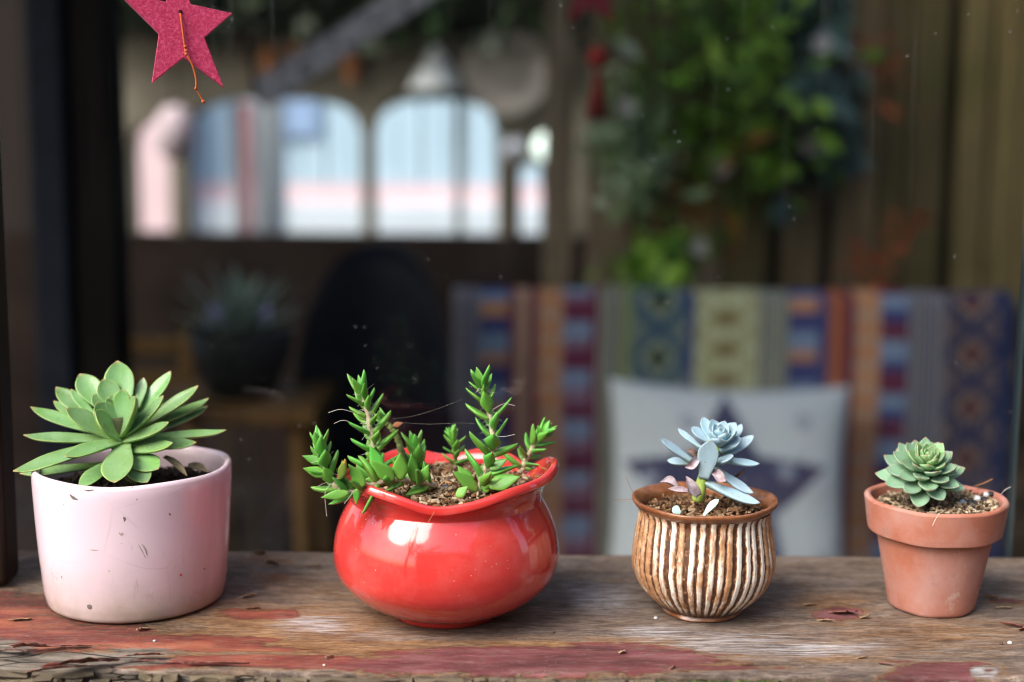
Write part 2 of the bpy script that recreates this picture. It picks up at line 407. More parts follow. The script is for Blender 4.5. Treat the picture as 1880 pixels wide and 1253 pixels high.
# the dull white scar in the paint on the right, with its red centre
scar = np.exp(-((np.abs((px - 1806) / 24) ** 4 + np.abs((py - 1233) / 8.5) ** 4))) ; hole = np.exp(-((np.abs((px - 1814) / 10) ** 4 + np.abs((py - 1232) / 3.5) ** 4)))
pm[:, 2] += 1.6 * np.clip(scar - hole, 0, 1); pm[:, 0] -= 1.8 * np.clip(scar - hole, 0, 1)
zz = np.array([.00035 * noise.noise(Vector((p[0] * 18, p[1] * 160, 0))) + .0005 * noise.noise(Vector((p[0] * 9, p[1] * 14, 5))) for p in flatv])
zz -= .0022 * np.clip(pm2[:, 1], 0, 1) * (np.clip((700 - px) / 500, 0.25, 1))
edge = np.clip(1 - (flatv[:, 1] - np.repeat(fy[None], NY, 0).ravel()) / .004, 0, 1); zz -= .0016 * edge ** 2
flatv[:, 2] = zz
V = [tuple(p) for p in flatv]; F = [(j * NX + i, j * NX + i + 1, (j + 1) * NX + i + 1, (j + 1) * NX + i) for j in range(NY - 1) for i in range(NX - 1)]
# front and back faces, underside
rows = []
for dz in (-.006, -.014, -.026, -.045):
    start = len(V)
    for i in range(NX): V.append((xs[i], fy[i] + .002 + .002 * noise.noise(Vector((xs[i] * 70, dz * 300, 2))), dz))
    rows.append(start)
prev = 0
for st in rows:
    F += [(st + i, st + i + 1, prev + i + 1, prev + i) for i in range(NX - 1)]; prev = st
bk = len(V)
for i in range(NX): V.append((xs[i], SYB, -.045))
F += [(bk + i, bk + i + 1, prev + i + 1, prev + i)[::-1] for i in range(NX - 1)]
tb = (NY - 1) * NX
F += [(tb + i, tb + i + 1, bk + i + 1, bk + i) for i in range(NX - 1)]
ext = len(V) - len(flatv)
pmx = np.vstack([pm, np.tile([[0, .2, 0]], (ext, 1))]); pm2x = np.vstack([pm2, np.tile([[0, 1.1, .2]], (ext, 1))])
sill = obj('window_sill', V, F, MAT_SILL, attrs={'paintmask': pmx, 'paintmask2': pm2x})
tag(sill, 'weathered wooden window sill board with peeling dark red paint under the pots', 'window sill')

# rotten blocks along the front edge of the sill, each its own piece
def chunk_mesh(k):
    rnd = random.Random(k); bm = bmesh.new(); bmesh.ops.create_cube(bm, size=1)
    bmesh.ops.subdivide_edges(bm, edges=bm.edges[:], cuts=1)
    for v in bm.verts:
        v.co += Vector((rnd.uniform(-.1, .1), rnd.uniform(-.14, .14), rnd.uniform(-.13, .13)))
        v.co *= .93 if sum(abs(c) > .4 for c in v.co) == 3 else 1
    me = bpy.data.meshes.new('wood_block'); bm.to_mesh(me); bm.free(); me.materials.append(MAT_CHUNK); return me
chunks = [chunk_mesh(k) for k in range(9)]
rnd = random.Random(5)
for row, (z0, hh, yo) in enumerate(((-.0050, .0034, -.0004), (-.0086, .0040, -.0018), (-.013, .005, -.002))):
    x = -.275
    while x < .275:
        big = rnd.random()
        w = rnd.uniform(.0035, .008) if big < .7 else rnd.uniform(.009, .022)
        if rnd.random() < .86:
            o = bpy.data.objects.new('wood_block', rnd.choice(chunks)); link(o, sill)
            d = .010
            o.location = (x + w / 2, front_y(x) + d / 2 - .002 + yo + rnd.uniform(-.0012, .0012), z0 + rnd.uniform(-.0008, .0008))
            o.scale = (w * .96, d, hh * rnd.uniform(.75, 1.15)); o.rotation_euler = (rnd.uniform(-.12, .12), rnd.uniform(-.05, .05), rnd.uniform(-.08, .08))
        x += w + rnd.uniform(.0001, .0012)
# moss on the front edge
V, F = [], []
for k in range(1500):
    c = on(rnd.gauss(1380, 70) if k % 3 else rnd.uniform(1050, 1880), 1250) ; x = c.x
    y = front_y(x) + rnd.gauss(-.001, .0016); z = -.0025 - abs(rnd.gauss(0, .002)); s = rnd.uniform(.0004, .0009); n = len(V)
    d = Vector((rnd.gauss(0, 1), rnd.gauss(0, 1), abs(rnd.gauss(0, 1)) + .4)).normalized(); e = d.orthogonal().normalized()
    p = Vector((x, y, z)); V += [p - e * s * .4, p + e * s * .4, p + d * s * 2]; F.append((n, n + 1, n + 2))
mo = obj('moss', V, F, MAT_MOSS, sill, smooth=False); tag(mo, kind='stuff')

# lifting flakes of paint and splinters on the sill
def flake(pxl, pyl, w, d, lift, ang, mat, name='paint_flake', zoff=0.0):
    c = on(pxl, pyl, 0); rr = random.Random(int(pxl * 7 + pyl)); nx, ny = 9, 4; V = []
    for j in range(ny + 1):
        for i in range(nx + 1):
            u, v = i / nx - .5, j / ny
            ed = .5 * (1 - (2 * u) ** 2) ** .5 if abs(u) < .5 else 0
            nz1 = noise.noise(Vector((u * 6 + pxl, pyl, 0))); nz2 = noise.noise(Vector((u * 6, pyl, pxl))); lo, hi = -.5 * d * (ed * 1.2 + .35 + .9 * nz1), .5 * d * (ed * 1.5 + .3 + .8 * nz2); yy = lo + (hi - lo) * v; xx_ = u * w * (1 + .22 * math.sin(v * 5 + pxl)) + .3 * w * (v - .5) * math.sin(pyl)
            z = lift * (1 - v) ** 2.2 * (.55 + .45 * math.cos(u * 3)) + rr.uniform(-.00008, .00008) + .0007 + zoff
            V.append(Vector((xx_, yy, z)))
    n = len(V); V += [p - Vector((0, 0, .00022)) for p in V]
    R = Matrix.Translation((c.x, c.y, 0)) @ Matrix.Rotation(ang, 4, 'Z'); V = [R @ p for p in V]; F = []
    for j in range(ny):
        for i in range(nx):
            a = j * (nx + 1) + i; b = a + nx + 1; F += [(a, a + 1, b + 1, b), (n + b, n + b + 1, n + a + 1, n + a)]
    rim = [i for i in range(nx + 1)] + [j * (nx + 1) + nx for j in range(1, ny + 1)] + [ny * (nx + 1) + i for i in range(nx - 1, -1, -1)] + [j * (nx + 1) for j in range(ny - 1, 0, -1)]
    for k in range(len(rim)): a, b = rim[k], rim[(k + 1) % len(rim)]; F.append((b, a, n + a, n + b))
    return obj(name, V, F, mat, sill)
for a in [(120, 1190, .024, .004, .0016, .06, MAT_FLAKE), (112, 1232, .026, .006, .0030, .30, MAT_FLAKE), (182, 1219, .016, .006, .0022, .2, MAT_FLAKE), (300, 1217, .022, .003, .0009, -.08, MAT_FLAKE),
          (30, 1198, .014, .004, .0014, -.2, MAT_FLAKE), (455, 1098, .008, .004, .002, .5, MAT_SPLINT), (500, 1036, .010, .006, .003, -.5, MAT_SPLINT), (478, 1019, .006, .006, .003, .2, MAT_SPLINT),
          (465, 1120, .007, .003, .0013, .3, MAT_FLAKE), (262, 1158, .006, .004, .0016, .4, MAT_SPLINT), (1516, 1142, .007, .003, .0013, -.1, MAT_SPLINT), (1588, 1136, .005, .004, .0018, .5, MAT_SPLINT),
          (1488, 1113, .007, .003, .0012, .1, MAT_SPLINT), (1822, 1100, .008, .003, .0022, -.6, MAT_SPLINT), (1862, 1152, .010, .004, .0022, -.5, MAT_FLAKE), (1880, 1158, .007, .004, .002, .5, MAT_FLAKE),
          (1845, 1118, .008, .003, .001, 0, MAT_SPLINT), (1625, 1222, .006, .002, .0009, -.4, MAT_FLAKE), (1582, 1210, .005, .002, .001, .3, MAT_SPLINT), (1142, 1200, .004, .003, .0014, .9, MAT_SPLINT),
          (605, 1209, .004, .002, .0014, .6, MAT_SPLINT), (1235, 1228, .004, .002, .0012, 1.0, MAT_FLAKE), (40, 1140, .010, .004, .0012, .2, MAT_SPLINT), (575, 1040, .008, .003, .0008, 0, MAT_SPLINT), (1370, 1222, .006, .002, .0008, 0, MAT_FLAKE)]:
    flake(*a)
for a in [(60, 1196, .020, .008, .0040, .10, MAT_FLAKE, 'paint_flake', .0012), (150, 1226, .030, .010, .0045, .32, MAT_FLAKE, 'paint_flake', .0012), (262, 1210, .018, .006, .0026, .15, MAT_FLAKE, 'paint_flake', .0008), (390, 1224, .026, .005, .0022, .03, MAT_FLAKE, 'paint_flake', .0004), (1548, 1128, .013, .008, .0022, .1, MAT_FLAKE, 'paint_flake', .0002)]: flake(*a)
# crumbs lying on the sill
m = M('chalk_crumb', .5, .5); m.col((.75, .74, .70)); MAT_CRUMB = m.m
m = M('dark_crumb', .7, .4); m.col((.10, .06, .045)); MAT_CRUMBD = m.m
crumbs = [(1854, 1183, 0.00130, MAT_CRUMB, 'white crumb at the right end of the sill, largest of the crumbs', 'crumb'),
          (1838, 1184, 0.00105, MAT_CRUMBD, 'dark crumb beside the white crumb at the right end of the sill', 'crumb'),
          (284, 1179, 0.00093, flat('grey_crumb', (.42, .42, .46)), 'grey crumb on the red paint below the pink pot', 'crumb'),
          (1016, 1163, 0.00099, MAT_CRUMBD, 'brown crumb on the sill between red pot and ribbed pot', 'crumb'),
          (1204, 1137, 0.00112, flat('silver_crumb', (.6, .6, .63), .3), 'silvery flake of grit beside the foot of the ribbed pot', 'crumb'),
          (595, 1223, 0.00068, MAT_CRUMB, 'white crumb on the paint in front of the red pot', 'crumb')]
for k, (x, y, r, mt, lb, ct) in enumerate(crumbs):
    c = on(x, y); v, f = ball((0, 0, 0), (r, r * .8, r * .7), 8, 6)
    v = [Vector(q) * (1 + .22 * noise.noise(Vector(q) / r * 1.3 + Vector((k * 9, 0, 0)))) + Vector((c.x, c.y, r * .6)) for q in v]
    tag(obj('crumb', v, f, mt, origin=(c.x, c.y, 0)), lb, ct)

# ---- wall below the sill, boards
MAT_WALLB = wood_dark('painted_wall_boards', (.07, .05, .04), (.13, .09, .07), .7)
bw = tag(obj('front_wall', *box(-1.2, 1.2, .70, .80, GROUND_Z, -.06), MAT_BEAM, smooth=False), 'timber wall below the window sill, clad in brown boards', 'wall')
for i in range(14):
    v, f = box(-1.19 + i * .17, -1.19 + i * .17 + .164, .682, .6985, GROUND_Z + .01, -.05); bevel(obj('board', v, f, MAT_WALLB, bw, smooth=False), .003)

# ---- window: dark post on the left, head, panes of glass
pl = thing('window_frame', (-.31, .80, 0), 'dark brown wooden window frame post at the left end of the sill', 'window frame')
pr = at(38, 1088, .765).x
bevel(obj('post', *box(-.40, at(38, 1040, .79).x, .766, .790, .0012, 1.02), MAT_POST, pl, smooth=False), .004, 3)
bevel(obj('head', *box(-.40, 1.25, .79, .90, 1.021, 1.13), MAT_POST, pl, smooth=False), .004)
bevel(obj('right_post', *box(1.12, 1.25, .79, .90, -.045, 1.02), MAT_POST, pl, smooth=False), .004)
# glass with dust, streaks and specks
m = M('dusty_glass'); t = m.t
tr = m.n('ShaderNodeBsdfTransparent'); tr.inputs[0].default_value = (.93, .955, .945, 1)
gl = m.n('ShaderNodeBsdfGlossy'); gl.inputs['Roughness'].default_value = .015
fr = m.n('ShaderNodeFresnel'); fr.inputs['IOR'].default_value = 1.45
mx = m.n('ShaderNodeMixShader'); t.links.new(fr.outputs[0], mx.inputs[0]); t.links.new(tr.outputs[0], mx.inputs[1]); t.links.new(gl.outputs[0], mx.inputs[2])
df = m.n('ShaderNodeBsdfDiffuse'); df.inputs[0].default_value = (.62, .64, .66, 1)
spk = m.ramp(m.vor(150, vec=m.mp((1, .02, 1))), [(.05, 1), (.085, 0)])
spk = m.math('MULTIPLY', spk, m.ramp(m.noise(34, 3, vec=m.mp((1, .02, 1))), [(.57, 0), (.63, .32)]))
zc = m.sep(m.tc())[2]
stk = m.math('MULTIPLY', m.ramp(m.noise(1, 5, .7, vec=m.mp((130, 1, 3.5))), [(.55, 0), (.78, .05)]), m.ramp(zc, [(.18, 0), (.42, 1)]))
hz = m.ramp(m.noise(9, 5), [(.35, .0), (.7, .005)])
fac = m.math('ADD', m.math('ADD', spk, stk), hz, clamp=True)
mx2 = m.n('ShaderNodeMixShader'); t.links.new(fac, mx2.inputs[0]); t.links.new(mx.outputs[0], mx2.inputs[1]); t.links.new(df.outputs[0], mx2.inputs[2])
t.links.new(mx2.outputs[0], m.out.inputs[0]); MAT_GLASS = m.m
m = M('glass_edge', .15, .6); m.col((.20, .27, .26)); MAT_GEDGE = m.m
gx0, gx1 = at(58, 900, .85).x, at(1872, 900, .85).x
def pane(x0, x1, y, label):
    g = thing('glass_pane', ((x0 + x1) / 2, y, -.03), label, 'glass pane')
    obj('glass', [(x0, y, -.03), (x1, y, -.03), (x1, y, 1.018), (x0, y, 1.018)], [(0, 1, 2, 3)], MAT_GLASS, g, smooth=False)
    if x0 > 0: obj('edge', *box(x0 - .0025, x0 - .0002, y - .003, y + .003, -.03, 1.018), MAT_GEDGE, g, smooth=False)
pane(gx0, gx1, .851, 'large dusty window pane behind the row of succulents')
pane(gx1 + .002, 1.11, .865, 'window pane whose pale green edge shows at the right border')

# ================================================================== POTS
PINK, RED, RIB, TER = Vector((-.2050, .7540, .0006)), Vector((-.0340, .7340, .0006)), Vector((.1035, .7395, .0006)), Vector((.2305, .7515, .0006))
def P(o, loc): o.location = loc; return o
def lobj(name, v, f, mat, parent, attrs=None):        # part given in its pot's own coordinates
    o = bpy.data.objects.new(name, mesh(name, v, f, mat, True, attrs)); COL.objects.link(o); o.parent = parent; return o

# ---- pink cylinder
m = M('pink_glaze', .16, .5)
vec = m.tc(); s3 = m.sep(vec)
c = m.ramp(m.noise(14, 4), [(.3, (.72, .555, .62)), (.7, (.78, .62, .685))])
st = m.math('MULTIPLY', m.ramp(s3[2], [(0, 1), (.006, .75), (.016, .2), (.03, 0)]), m.ramp(m.noise(60, 6, .7), [(.3, .15), (.65, 1)]))
c = m.mix(st, c, (.46, .40, .30))
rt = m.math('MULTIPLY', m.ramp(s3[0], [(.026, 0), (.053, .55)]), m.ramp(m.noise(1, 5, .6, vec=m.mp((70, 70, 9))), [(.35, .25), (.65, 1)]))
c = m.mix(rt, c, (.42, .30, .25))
wv = m.mix(.02, vec, m.n('ShaderNodeTexNoise').outputs['Color'])
nzc = m.n('ShaderNodeTexNoise'); m.set('Vector', vec, nzc); nzc.inputs['Scale'].default_value = 18
wv = m.mix(.012, vec, nzc.outputs['Color'])
crz = m.ramp(m.vor(26, vec=wv, feature='DISTANCE_TO_EDGE'), [(.0, 1), (.012, 0)])
c = m.mix(m.math('MULTIPLY', crz, m.ramp(m.noise(30, 3), [(.45, 0), (.65, .26)])), c, (.36, .25, .22))
dots = m.math('MULTIPLY', m.ramp(m.vor(165), [(.05, 1), (.08, 0)]), m.ramp(m.noise(55, 2), [(.5, 0), (.56, .85)]))
c = m.mix(dots, c, (.16, .10, .09))
smu = m.math('MULTIPLY', m.ramp(m.noise(1, 5, .7, vec=m.mp((240, 240, 60))), [(.60, 0), (.72, .5)]), m.ramp(m.noise(22, 2), [(.5, 0), (.62, 1)]))
c = m.mix(smu, c, (.40, .30, .24))
ins = m.ramp(m.math('SQRT', m.math('ADD', m.math('MULTIPLY', s3[0], s3[0]), m.math('MULTIPLY', s3[1], s3[1]))), [(.0478, 1), (.0488, 0)])
c = m.mix(m.math('MULTIPLY', ins, m.ramp(m.noise(50, 4), [(.3, .4), (.7, .9)])), c, (.30, .23, .18))
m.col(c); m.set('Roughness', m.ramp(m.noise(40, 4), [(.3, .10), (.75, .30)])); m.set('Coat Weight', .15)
m.bump(m.math('ADD', m.noise(22, 3), m.math('MULTIPLY', dots, -.5)), .12, .0015); MAT_PINK = m.m
H = .0750
prof = smooth_prof([(.0, .002), (.037, .002), (.0430, .0), (.0463, .0012), (.0476, .005), (.0486, .012), (.0507, .037), (.0521, .063)], 44) + \
       [(.0523, .068), (.0523, H - .0022), (.0518, H - .0008), (.0506, H), (.0492, H - .0006), (.0484, H - .0022), (.0482, .068), (.0475, .057), (.0464, .030), (.0455, .012)]
def pinkfn(r, z, th, i): 
    return r * (1 + .004 * math.sin(2 * th + .6) + .002 * math.sin(3 * th)), z + (.0006 * math.sin(th * 2 + 1) + .0004 * math.sin(5 * th) if z > .056 else 0)
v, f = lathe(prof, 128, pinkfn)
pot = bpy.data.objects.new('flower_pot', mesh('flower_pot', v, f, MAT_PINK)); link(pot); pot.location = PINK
tag(pot, 'glossy pale pink cylindrical flower pot at the left end of the sill', 'flower pot')
# chips and scratches in the glaze, thin raised marks lying on the wall of the pot
m = M('chip_grey', .8, .2); m.col((.16, .13, .115)); MAT_CHIP = m.m
m = M('chip_soft', .6, .3); m.col((.42, .33, .30)); MAT_CHIPS = m.m
m = M('red_paint_spot', .4, .4); m.col((.55, .06, .06)); MAT_REDSPOT = m.m
def wall_r(z):
    best = min((abs(q[1] - z), q[0]) for q in prof[:48]); return best[1]
def chip(pts, w, mat, name='chip'):
    """pts: pixels in the photograph, dropped on the pot's wall"""
    Q = []
    for (x, y) in pts:
        d = ray(x, y); o = CAMP - PINK; r = .0507
        for _ in range(6):
            a = d.x ** 2 + d.y ** 2; b = 2 * (o.x * d.x + o.y * d.y); cc = o.x ** 2 + o.y ** 2 - r * r
            tq = (-b - math.sqrt(max(0, b * b - 4 * a * cc))) / (2 * a); p = o + d * tq; r = wall_r(p.z) * (1 + .004 * math.sin(2 * math.atan2(p.y, p.x) + .6) + .002 * math.sin(3 * math.atan2(p.y, p.x)))
        Q.append(p)
    sp_ = spline(Q, max(6, 4 * len(Q))) if len(Q) > 1 else Q
    V, F = [], []; n = len(sp_)
    for i, p in enumerate(sp_):
        tg = (sp_[min(i + 1, n - 1)] - sp_[max(0, i - 1)]).normalized(); nn = Vector((p.x, p.y, 0)).normalized(); s = tg.cross(nn)
        ww = w * (math.sin(math.pi * (i + .5) / n) ** .6) * (1 + .5 * noise.noise(p * 900))
        V += [p + nn * .00002 - s * ww, p + nn * .00022, p + nn * .00002 + s * ww]
    for i in range(n - 1): F += [(3 * i, 3 * i + 1, 3 * i + 4, 3 * i + 3), (3 * i + 1, 3 * i + 2, 3 * i + 5, 3 * i + 4)]
    lobj(name, V, F, mat, pot)
chip([(128, 908), (134, 914), (143, 918)], .0007, MAT_CHIP); chip([(226, 950), (229, 953), (228, 958)], .0006, MAT_CHIP)
chip([(160, 1112), (164, 1114), (168, 1112)], .0011, MAT_CHIP); chip([(254, 1000), (261, 1012), (268, 1026)], .0006, MAT_CHIPS); chip([(260, 999), (266, 1008), (270, 1020)], .0005, MAT_CHIPS)
chip([(331, 1054), (332, 1056), (333, 1058)], .0007, MAT_REDSPOT); chip([(165, 1009), (172, 1010), (180, 1010)], .00025, MAT_CHIPS); chip([(218, 978), (222, 981), (226, 979)], .0007, MAT_CHIPS)
chip([(152, 899), (163, 901), (172, 899)], .0004, MAT_CHIP); chip([(310, 943), (312, 945), (313, 947)], .0004, MAT_CHIP); chip([(374, 1043), (375, 1045), (376, 1046)], .0004, MAT_CHIP)
chip([(112, 1059), (113, 1060), (114, 1061)], .0004, MAT_CHIP)

# ---- red pot with a ruffled lip
m = M('red_glaze', .1, .5)
c = m.ramp(m.noise(18, 4), [(.3, (.56, .032, .028)), (.7, (.66, .055, .046))])
mark = m.math('MULTIPLY', m.ramp(m.vor(240), [(.05, 1), (.09, 0)]), m.ramp(m.noise(40, 2), [(.46, 0), (.56, .8)])); c = m.mix(mark, c, (.80, .45, .42))
dst = m.ramp(m.noise(1, 6, .7, vec=m.mp((45, 45, 45))), [(.48, 0), (.8, .20)]); c = m.mix(dst, c, (.72, .30, .28))
m.col(c); m.set('Roughness', m.ramp(m.noise(30, 5), [(.35, .05), (.75, .16)])); m.set('Coat Weight', .5); m.set('Coat Roughness', .015)
m.bump(m.math('ADD', m.noise(26, 3), m.math('MULTIPLY', mark, .3)), .06, .002); MAT_RED = m.m
LIPZ = [(-180, .0770), (-155, .0768), (-134, .0802), (-114, .0766), (-95, .0712), (-76, .0730), (-54, .0785), (-30, .0812), (-6, .0840), (14, .0815), (34, .0735), (52, .0766), (70, .0776), (92, .0736), (115, .0776), (135, .0760), (158, .0735)]
LIPR = [(-180, .0575), (-155, .0570), (-134, .0605), (-114, .0580), (-95, .0548), (-76, .0555), (-54, .0585), (-30, .0600), (-6, .0592), (14, .0575), (34, .0535), (52, .0560), (70, .0585), (92, .0548), (115, .0585), (135, .0565), (158, .055)]
def periodic(tab, deg):
    xs_ = [a for a, _ in tab]; n = len(tab); deg = (deg + 180) % 360 - 180
    k = max(i for i in range(n) if xs_[i] <= deg + 1e-9)
    x0, x1 = xs_[k], xs_[k + 1] if k + 1 < n else xs_[0] + 360; u = (deg - x0) / (x1 - x0)
    p = [tab[(k + d) % n][1] for d in (-1, 0, 1, 2)]
    return .5 * (2 * p[1] + (p[2] - p[0]) * u + (2 * p[0] - 5 * p[1] + 4 * p[2] - p[3]) * u * u + (3 * p[1] - p[0] - 3 * p[2] + p[3]) * u ** 3)
body = [(.001, .003), (.022, .003), (.0255, .0), (.0285, .0), (.0292, .0018), (.0300, .0032)]
body = body[:5] + smooth_prof([(.0300, .0032), (.0385, .0062), (.0485, .0125), (.0568, .0215), (.0597, .0315), (.0590, .0420), (.0565, .0510), (.0527, .0585), (.0503, .0625)], 60)
neck = (.0503, .0625)
lipc = [(0, 0, 0), (.10, .35, 0), (.42, .72, 0), (.80, .93, 0), (1.0, 1.0, .0), (1.03, 1.0, .0022), (.93, 1.0, .0044), (.78, .96, .0046), (.45, .80, .0040), (.05, .45, .0036), (-.06, .10, .0036), (-.07, -.3, .0036)]
lp = spline([Vector(q) for q in lipc], 44)
seg = 200; V = []
for i, q in enumerate(lp):
    for j in range(seg):
        th = 2 * math.pi * j / seg; dg = math.degrees(th); lr, lz = periodic(LIPR, dg), periodic(LIPZ, dg)
        V.append(((neck[0] + (lr - neck[0]) * q.x - (.004 if q.z > .003 and q.y < .5 else q.z * .35) * (1 if q.x < .9 else .2)) * math.cos(th),
                  (neck[0] + (lr - neck[0]) * q.x - (.004 if q.z > .003 and q.y < .5 else q.z * .35) * (1 if q.x < .9 else .2)) * math.sin(th), neck[1] + (lz - .004 - neck[1]) * q.y + q.z * .9))
F = [(i * seg + j, i * seg + (j + 1) % seg, (i + 1) * seg + (j + 1) % seg, (i + 1) * seg + j) for i in range(len(lp) - 1) for j in range(seg)]
rp = thing('flower_pot', RED, 'glossy red round-bellied flower pot with a wavy ruffled lip', 'flower pot')
bv, bf = lathe(body + [(neck[0] - .0006, neck[1] + .0004)], seg); lobj('body', bv, bf, MAT_RED, rp); lobj('lip', V, F, MAT_RED, rp)
iv, if_ = lathe([(.0462, .058), (.045, .045), (.03, .04), (.001, .04)], 96); lobj('inner_wall', iv, if_, MAT_RED, rp)

# ---- ribbed brown pot
m = M('ribbed_stoneware', .35, .45)
rb = m.sep(m.attr('rib', 'Vector')); hgt, ph_, rr_ = rb[0], rb[1], rb[2]
vec = m.tc(); pz = m.sep(vec)[2]
gro = m.ramp(m.noise(170, 5, .7), [(.3, (.04, .017, .010)), (.7, (.14, .058, .027))])
mid = m.ramp(m.noise(230, 5, .7), [(.3, (.30, .135, .060)), (.5, (.46, .245, .12)), (.72, (.66, .45, .27))])
wht = m.ramp(m.noise(120, 4), [(.3, (.74, .66, .54)), (.7, (.85, .81, .72))])
wn_ = m.math('ADD', m.math('ADD', m.noise(1, 6, .72, vec=m.mp((120, 120, 34))), m.math('MULTIPLY', rr_, .26)), m.ramp(pz, [(.0, -.08), (.02, .02), (.05, .04), (.056, -.05)]))
jag = m.math('MULTIPLY', m.math('SUBTRACT', m.noise(1, 5, .75, vec=m.mp((520, 520, 330))), .5), 2.2)
hj = m.math('ADD', hgt, jag)
c = m.mix(m.ramp(hj, [(.12, 0), (.34, 1)]), gro, mid)
c = m.mix(m.math('MULTIPLY', m.ramp(hj, [(.55, 0), (.66, 1)]), m.ramp(wn_, [(.62, 0), (.72, 1)])), c, wht)
ring = m.ramp(m.vor(1, vec=m.mp((2, 2, 210))), [(.03, 1), (.09, 0)])
c = m.mix(m.math('MULTIPLY', m.math('MULTIPLY', ring, m.ramp(m.noise(32, 3), [(.56, 0), (.62, .7)])), m.ramp(hj, [(.4, 0), (.5, 1)])), c, (.74, .66, .55))
c = m.mix(m.ramp(pz, [(.0020, .9), (.0036, .9), (.0048, .7), (.0068, 0)]), c, (.022, .014, .010))  # shade above the foot, painted into the glaze colour
m.col(c); m.set('Roughness', m.ramp(m.noise(90, 3), [(.3, .26), (.7, .5)])); m.set('Coat Weight', .12)
m.bump(m.noise(600, 5, .7), .45, .0008); MAT_RIB = m.m
m = M('brown_glazed_rim', .28, .5); c = m.ramp(m.noise(1, 6, .7, vec=m.mp((90, 90, 200))), [(.25, (.07, .026, .012)), (.5, (.24, .088, .034)), (.75, (.42, .19, .08))])
m.col(c); m.set('Coat Weight', .2); m.bump(m.noise(300, 4), .3, .0006); MAT_RIBRIM = m.m
kp = thing('flower_pot', RIB, 'small brown and cream ribbed stoneware pot with a glazed rim', 'flower pot'); kp.scale = (.985, .985, 1.055)
prof2 = smooth_prof([(.0222, .0026), (.0272, .0065), (.0342, .0136), (.0383, .0225), (.0387, .0300), (.0374, .0400), (.0360, .0475), (.0356, .0510), (.0362, .0540)], 84)
NR = 45; seg = 45 * 12; V, A = [], []
ribr = [random.random() for _ in range(NR)]; ribw = [random.uniform(-.12, .12) for _ in range(NR)]
for i, (r, z) in enumerate(prof2):
    fade = min(1, max(0, (z - .0055) / .004)) * min(1, max(0, (.0545 - z) / .003)) ; fade = max(fade, .25)
    for j in range(seg):
        th = 2 * math.pi * j / seg; lean = th + (.055 * math.sin(2.2 * th) * (z - .03) / .03) + .010 * noise.noise(Vector((math.cos(th) * 6, math.sin(th) * 6, z * 240)))
        k = lean / (2 * math.pi) * NR; ki = int(math.floor(k)) % NR; u = k - math.floor(k) + ribw[ki]
        h = .5 - .5 * math.cos(2 * math.pi * u); h = min(1, max(0, (h - .18) / .5)); h = h * h * (3 - 2 * h)
        rad_ = r + (-.0011 * (1 - h)) * fade + .00015 * noise.noise(Vector((math.cos(th) * 60, math.sin(th) * 60, z * 1500)))
        V.append((rad_ * math.cos(th), rad_ * math.sin(th), z)); A.append((h, th / 6.2832, ribr[ki]))
F = [(i * seg + j, i * seg + (j + 1) % seg, (i + 1) * seg + (j + 1) % seg, (i + 1) * seg + j) for i in range(len(prof2) - 1) for j in range(seg)]
lobj('body', V, F, MAT_RIB, kp, attrs={'rib': np.array(A)})
wob = lambda r, z, th, i: (r * (1 + .006 * math.sin(2 * th + .4) + .003 * math.sin(5 * th)), z + .0004 * math.sin(2 * th + 2) + .0002 * math.sin(7 * th))
rv_, rf_ = lathe(smooth_prof([(.0350, .0535), (.0368, .0545), (.0384, .0560), (.0392, .0573), (.0391, .0585), (.0380, .0588), (.0365, .0580), (.0350, .0566), (.0340, .0548), (.0336, .052), (.0335, .046)], 44), 128, wob)
lobj('rim', rv_, rf_, MAT_RIBRIM, kp)
fv, ff = lathe(smooth_prof([(.0005, .001), (.0180, .001), (.0198, .0), (.0214, .0004), (.0217, .0010), (.0212, .0018), (.0206, .0032)], 24), 96, wob); lobj('foot', fv, ff, MAT_RIBRIM, kp)

# ---- terracotta pot
m = M('terracotta', .78, .25)
c = m.ramp(m.noise(32, 7, .6), [(.28, (.34, .108, .062)), (.5, (.41, .15, .095)), (.75, (.47, .205, .145))])
blm = m.ramp(m.noise(1, 6, .65, vec=m.mp((34, 34, 22), (2, 1, 0))), [(.40, 0), (.66, .75)]); c = m.mix(blm, c, (.46, .27, .235))
drt = m.math('MULTIPLY', m.ramp(m.noise(1, 5, .7, vec=m.mp((48, 48, 70), (7, 3, 1))), [(.60, 0), (.72, .5)]), 1); c = m.mix(drt, c, (.24, .165, .13))
spk_ = m.math('MULTIPLY', m.ramp(m.vor(260), [(.06, 1), (.10, 0)]), m.ramp(m.noise(45, 2), [(.54, 0), (.6, .6)])); c = m.mix(spk_, c, (.62, .45, .38))
crust = m.math('MULTIPLY', m.ramp(m.noise(1, 7, .75, vec=m.mp((60, 60, 90), (4, 4, 4))), [(.56, 0), (.70, .7)]), m.ramp(m.noise(24, 3), [(.45, 0), (.6, 1)])); c = m.mix(crust, c, (.55, .42, .36))
smr = m.math('MULTIPLY', m.ramp(m.noise(1, 6, .75, vec=m.mp((130, 130, 260), (1, 8, 4))), [(.60, 0), (.70, .75)]), m.ramp(m.noise(30, 2, vec=m.mp((1, 1, 1), (3, 3, 9))), [(.52, 0), (.62, 1)])); c = m.mix(smr, c, (.13, .085, .065))
m.col(c); m.bump(m.math('ADD', m.noise(420, 5, .7), m.math('MULTIPLY', m.noise(1, 3, vec=m.mp((10, 10, 700))), .5)), .22, .0007); MAT_TER = m.m
tp = thing('flower_pot', TER, 'matte terracotta flower pot with a thick collar at the right end', 'flower pot'); tp.scale = (.968, .968, 1.0)
tv_, tf_ = lathe([(.001, .003), (.015, .002), (.0215, .0002), (.0228, .0), (.0236, .0006), (.0240, .002)] + [(.0240 + (.0322 - .0240) * i / 16, .002 + (.0425 - .002) * i / 16) for i in range(1, 17)], 112, wob)
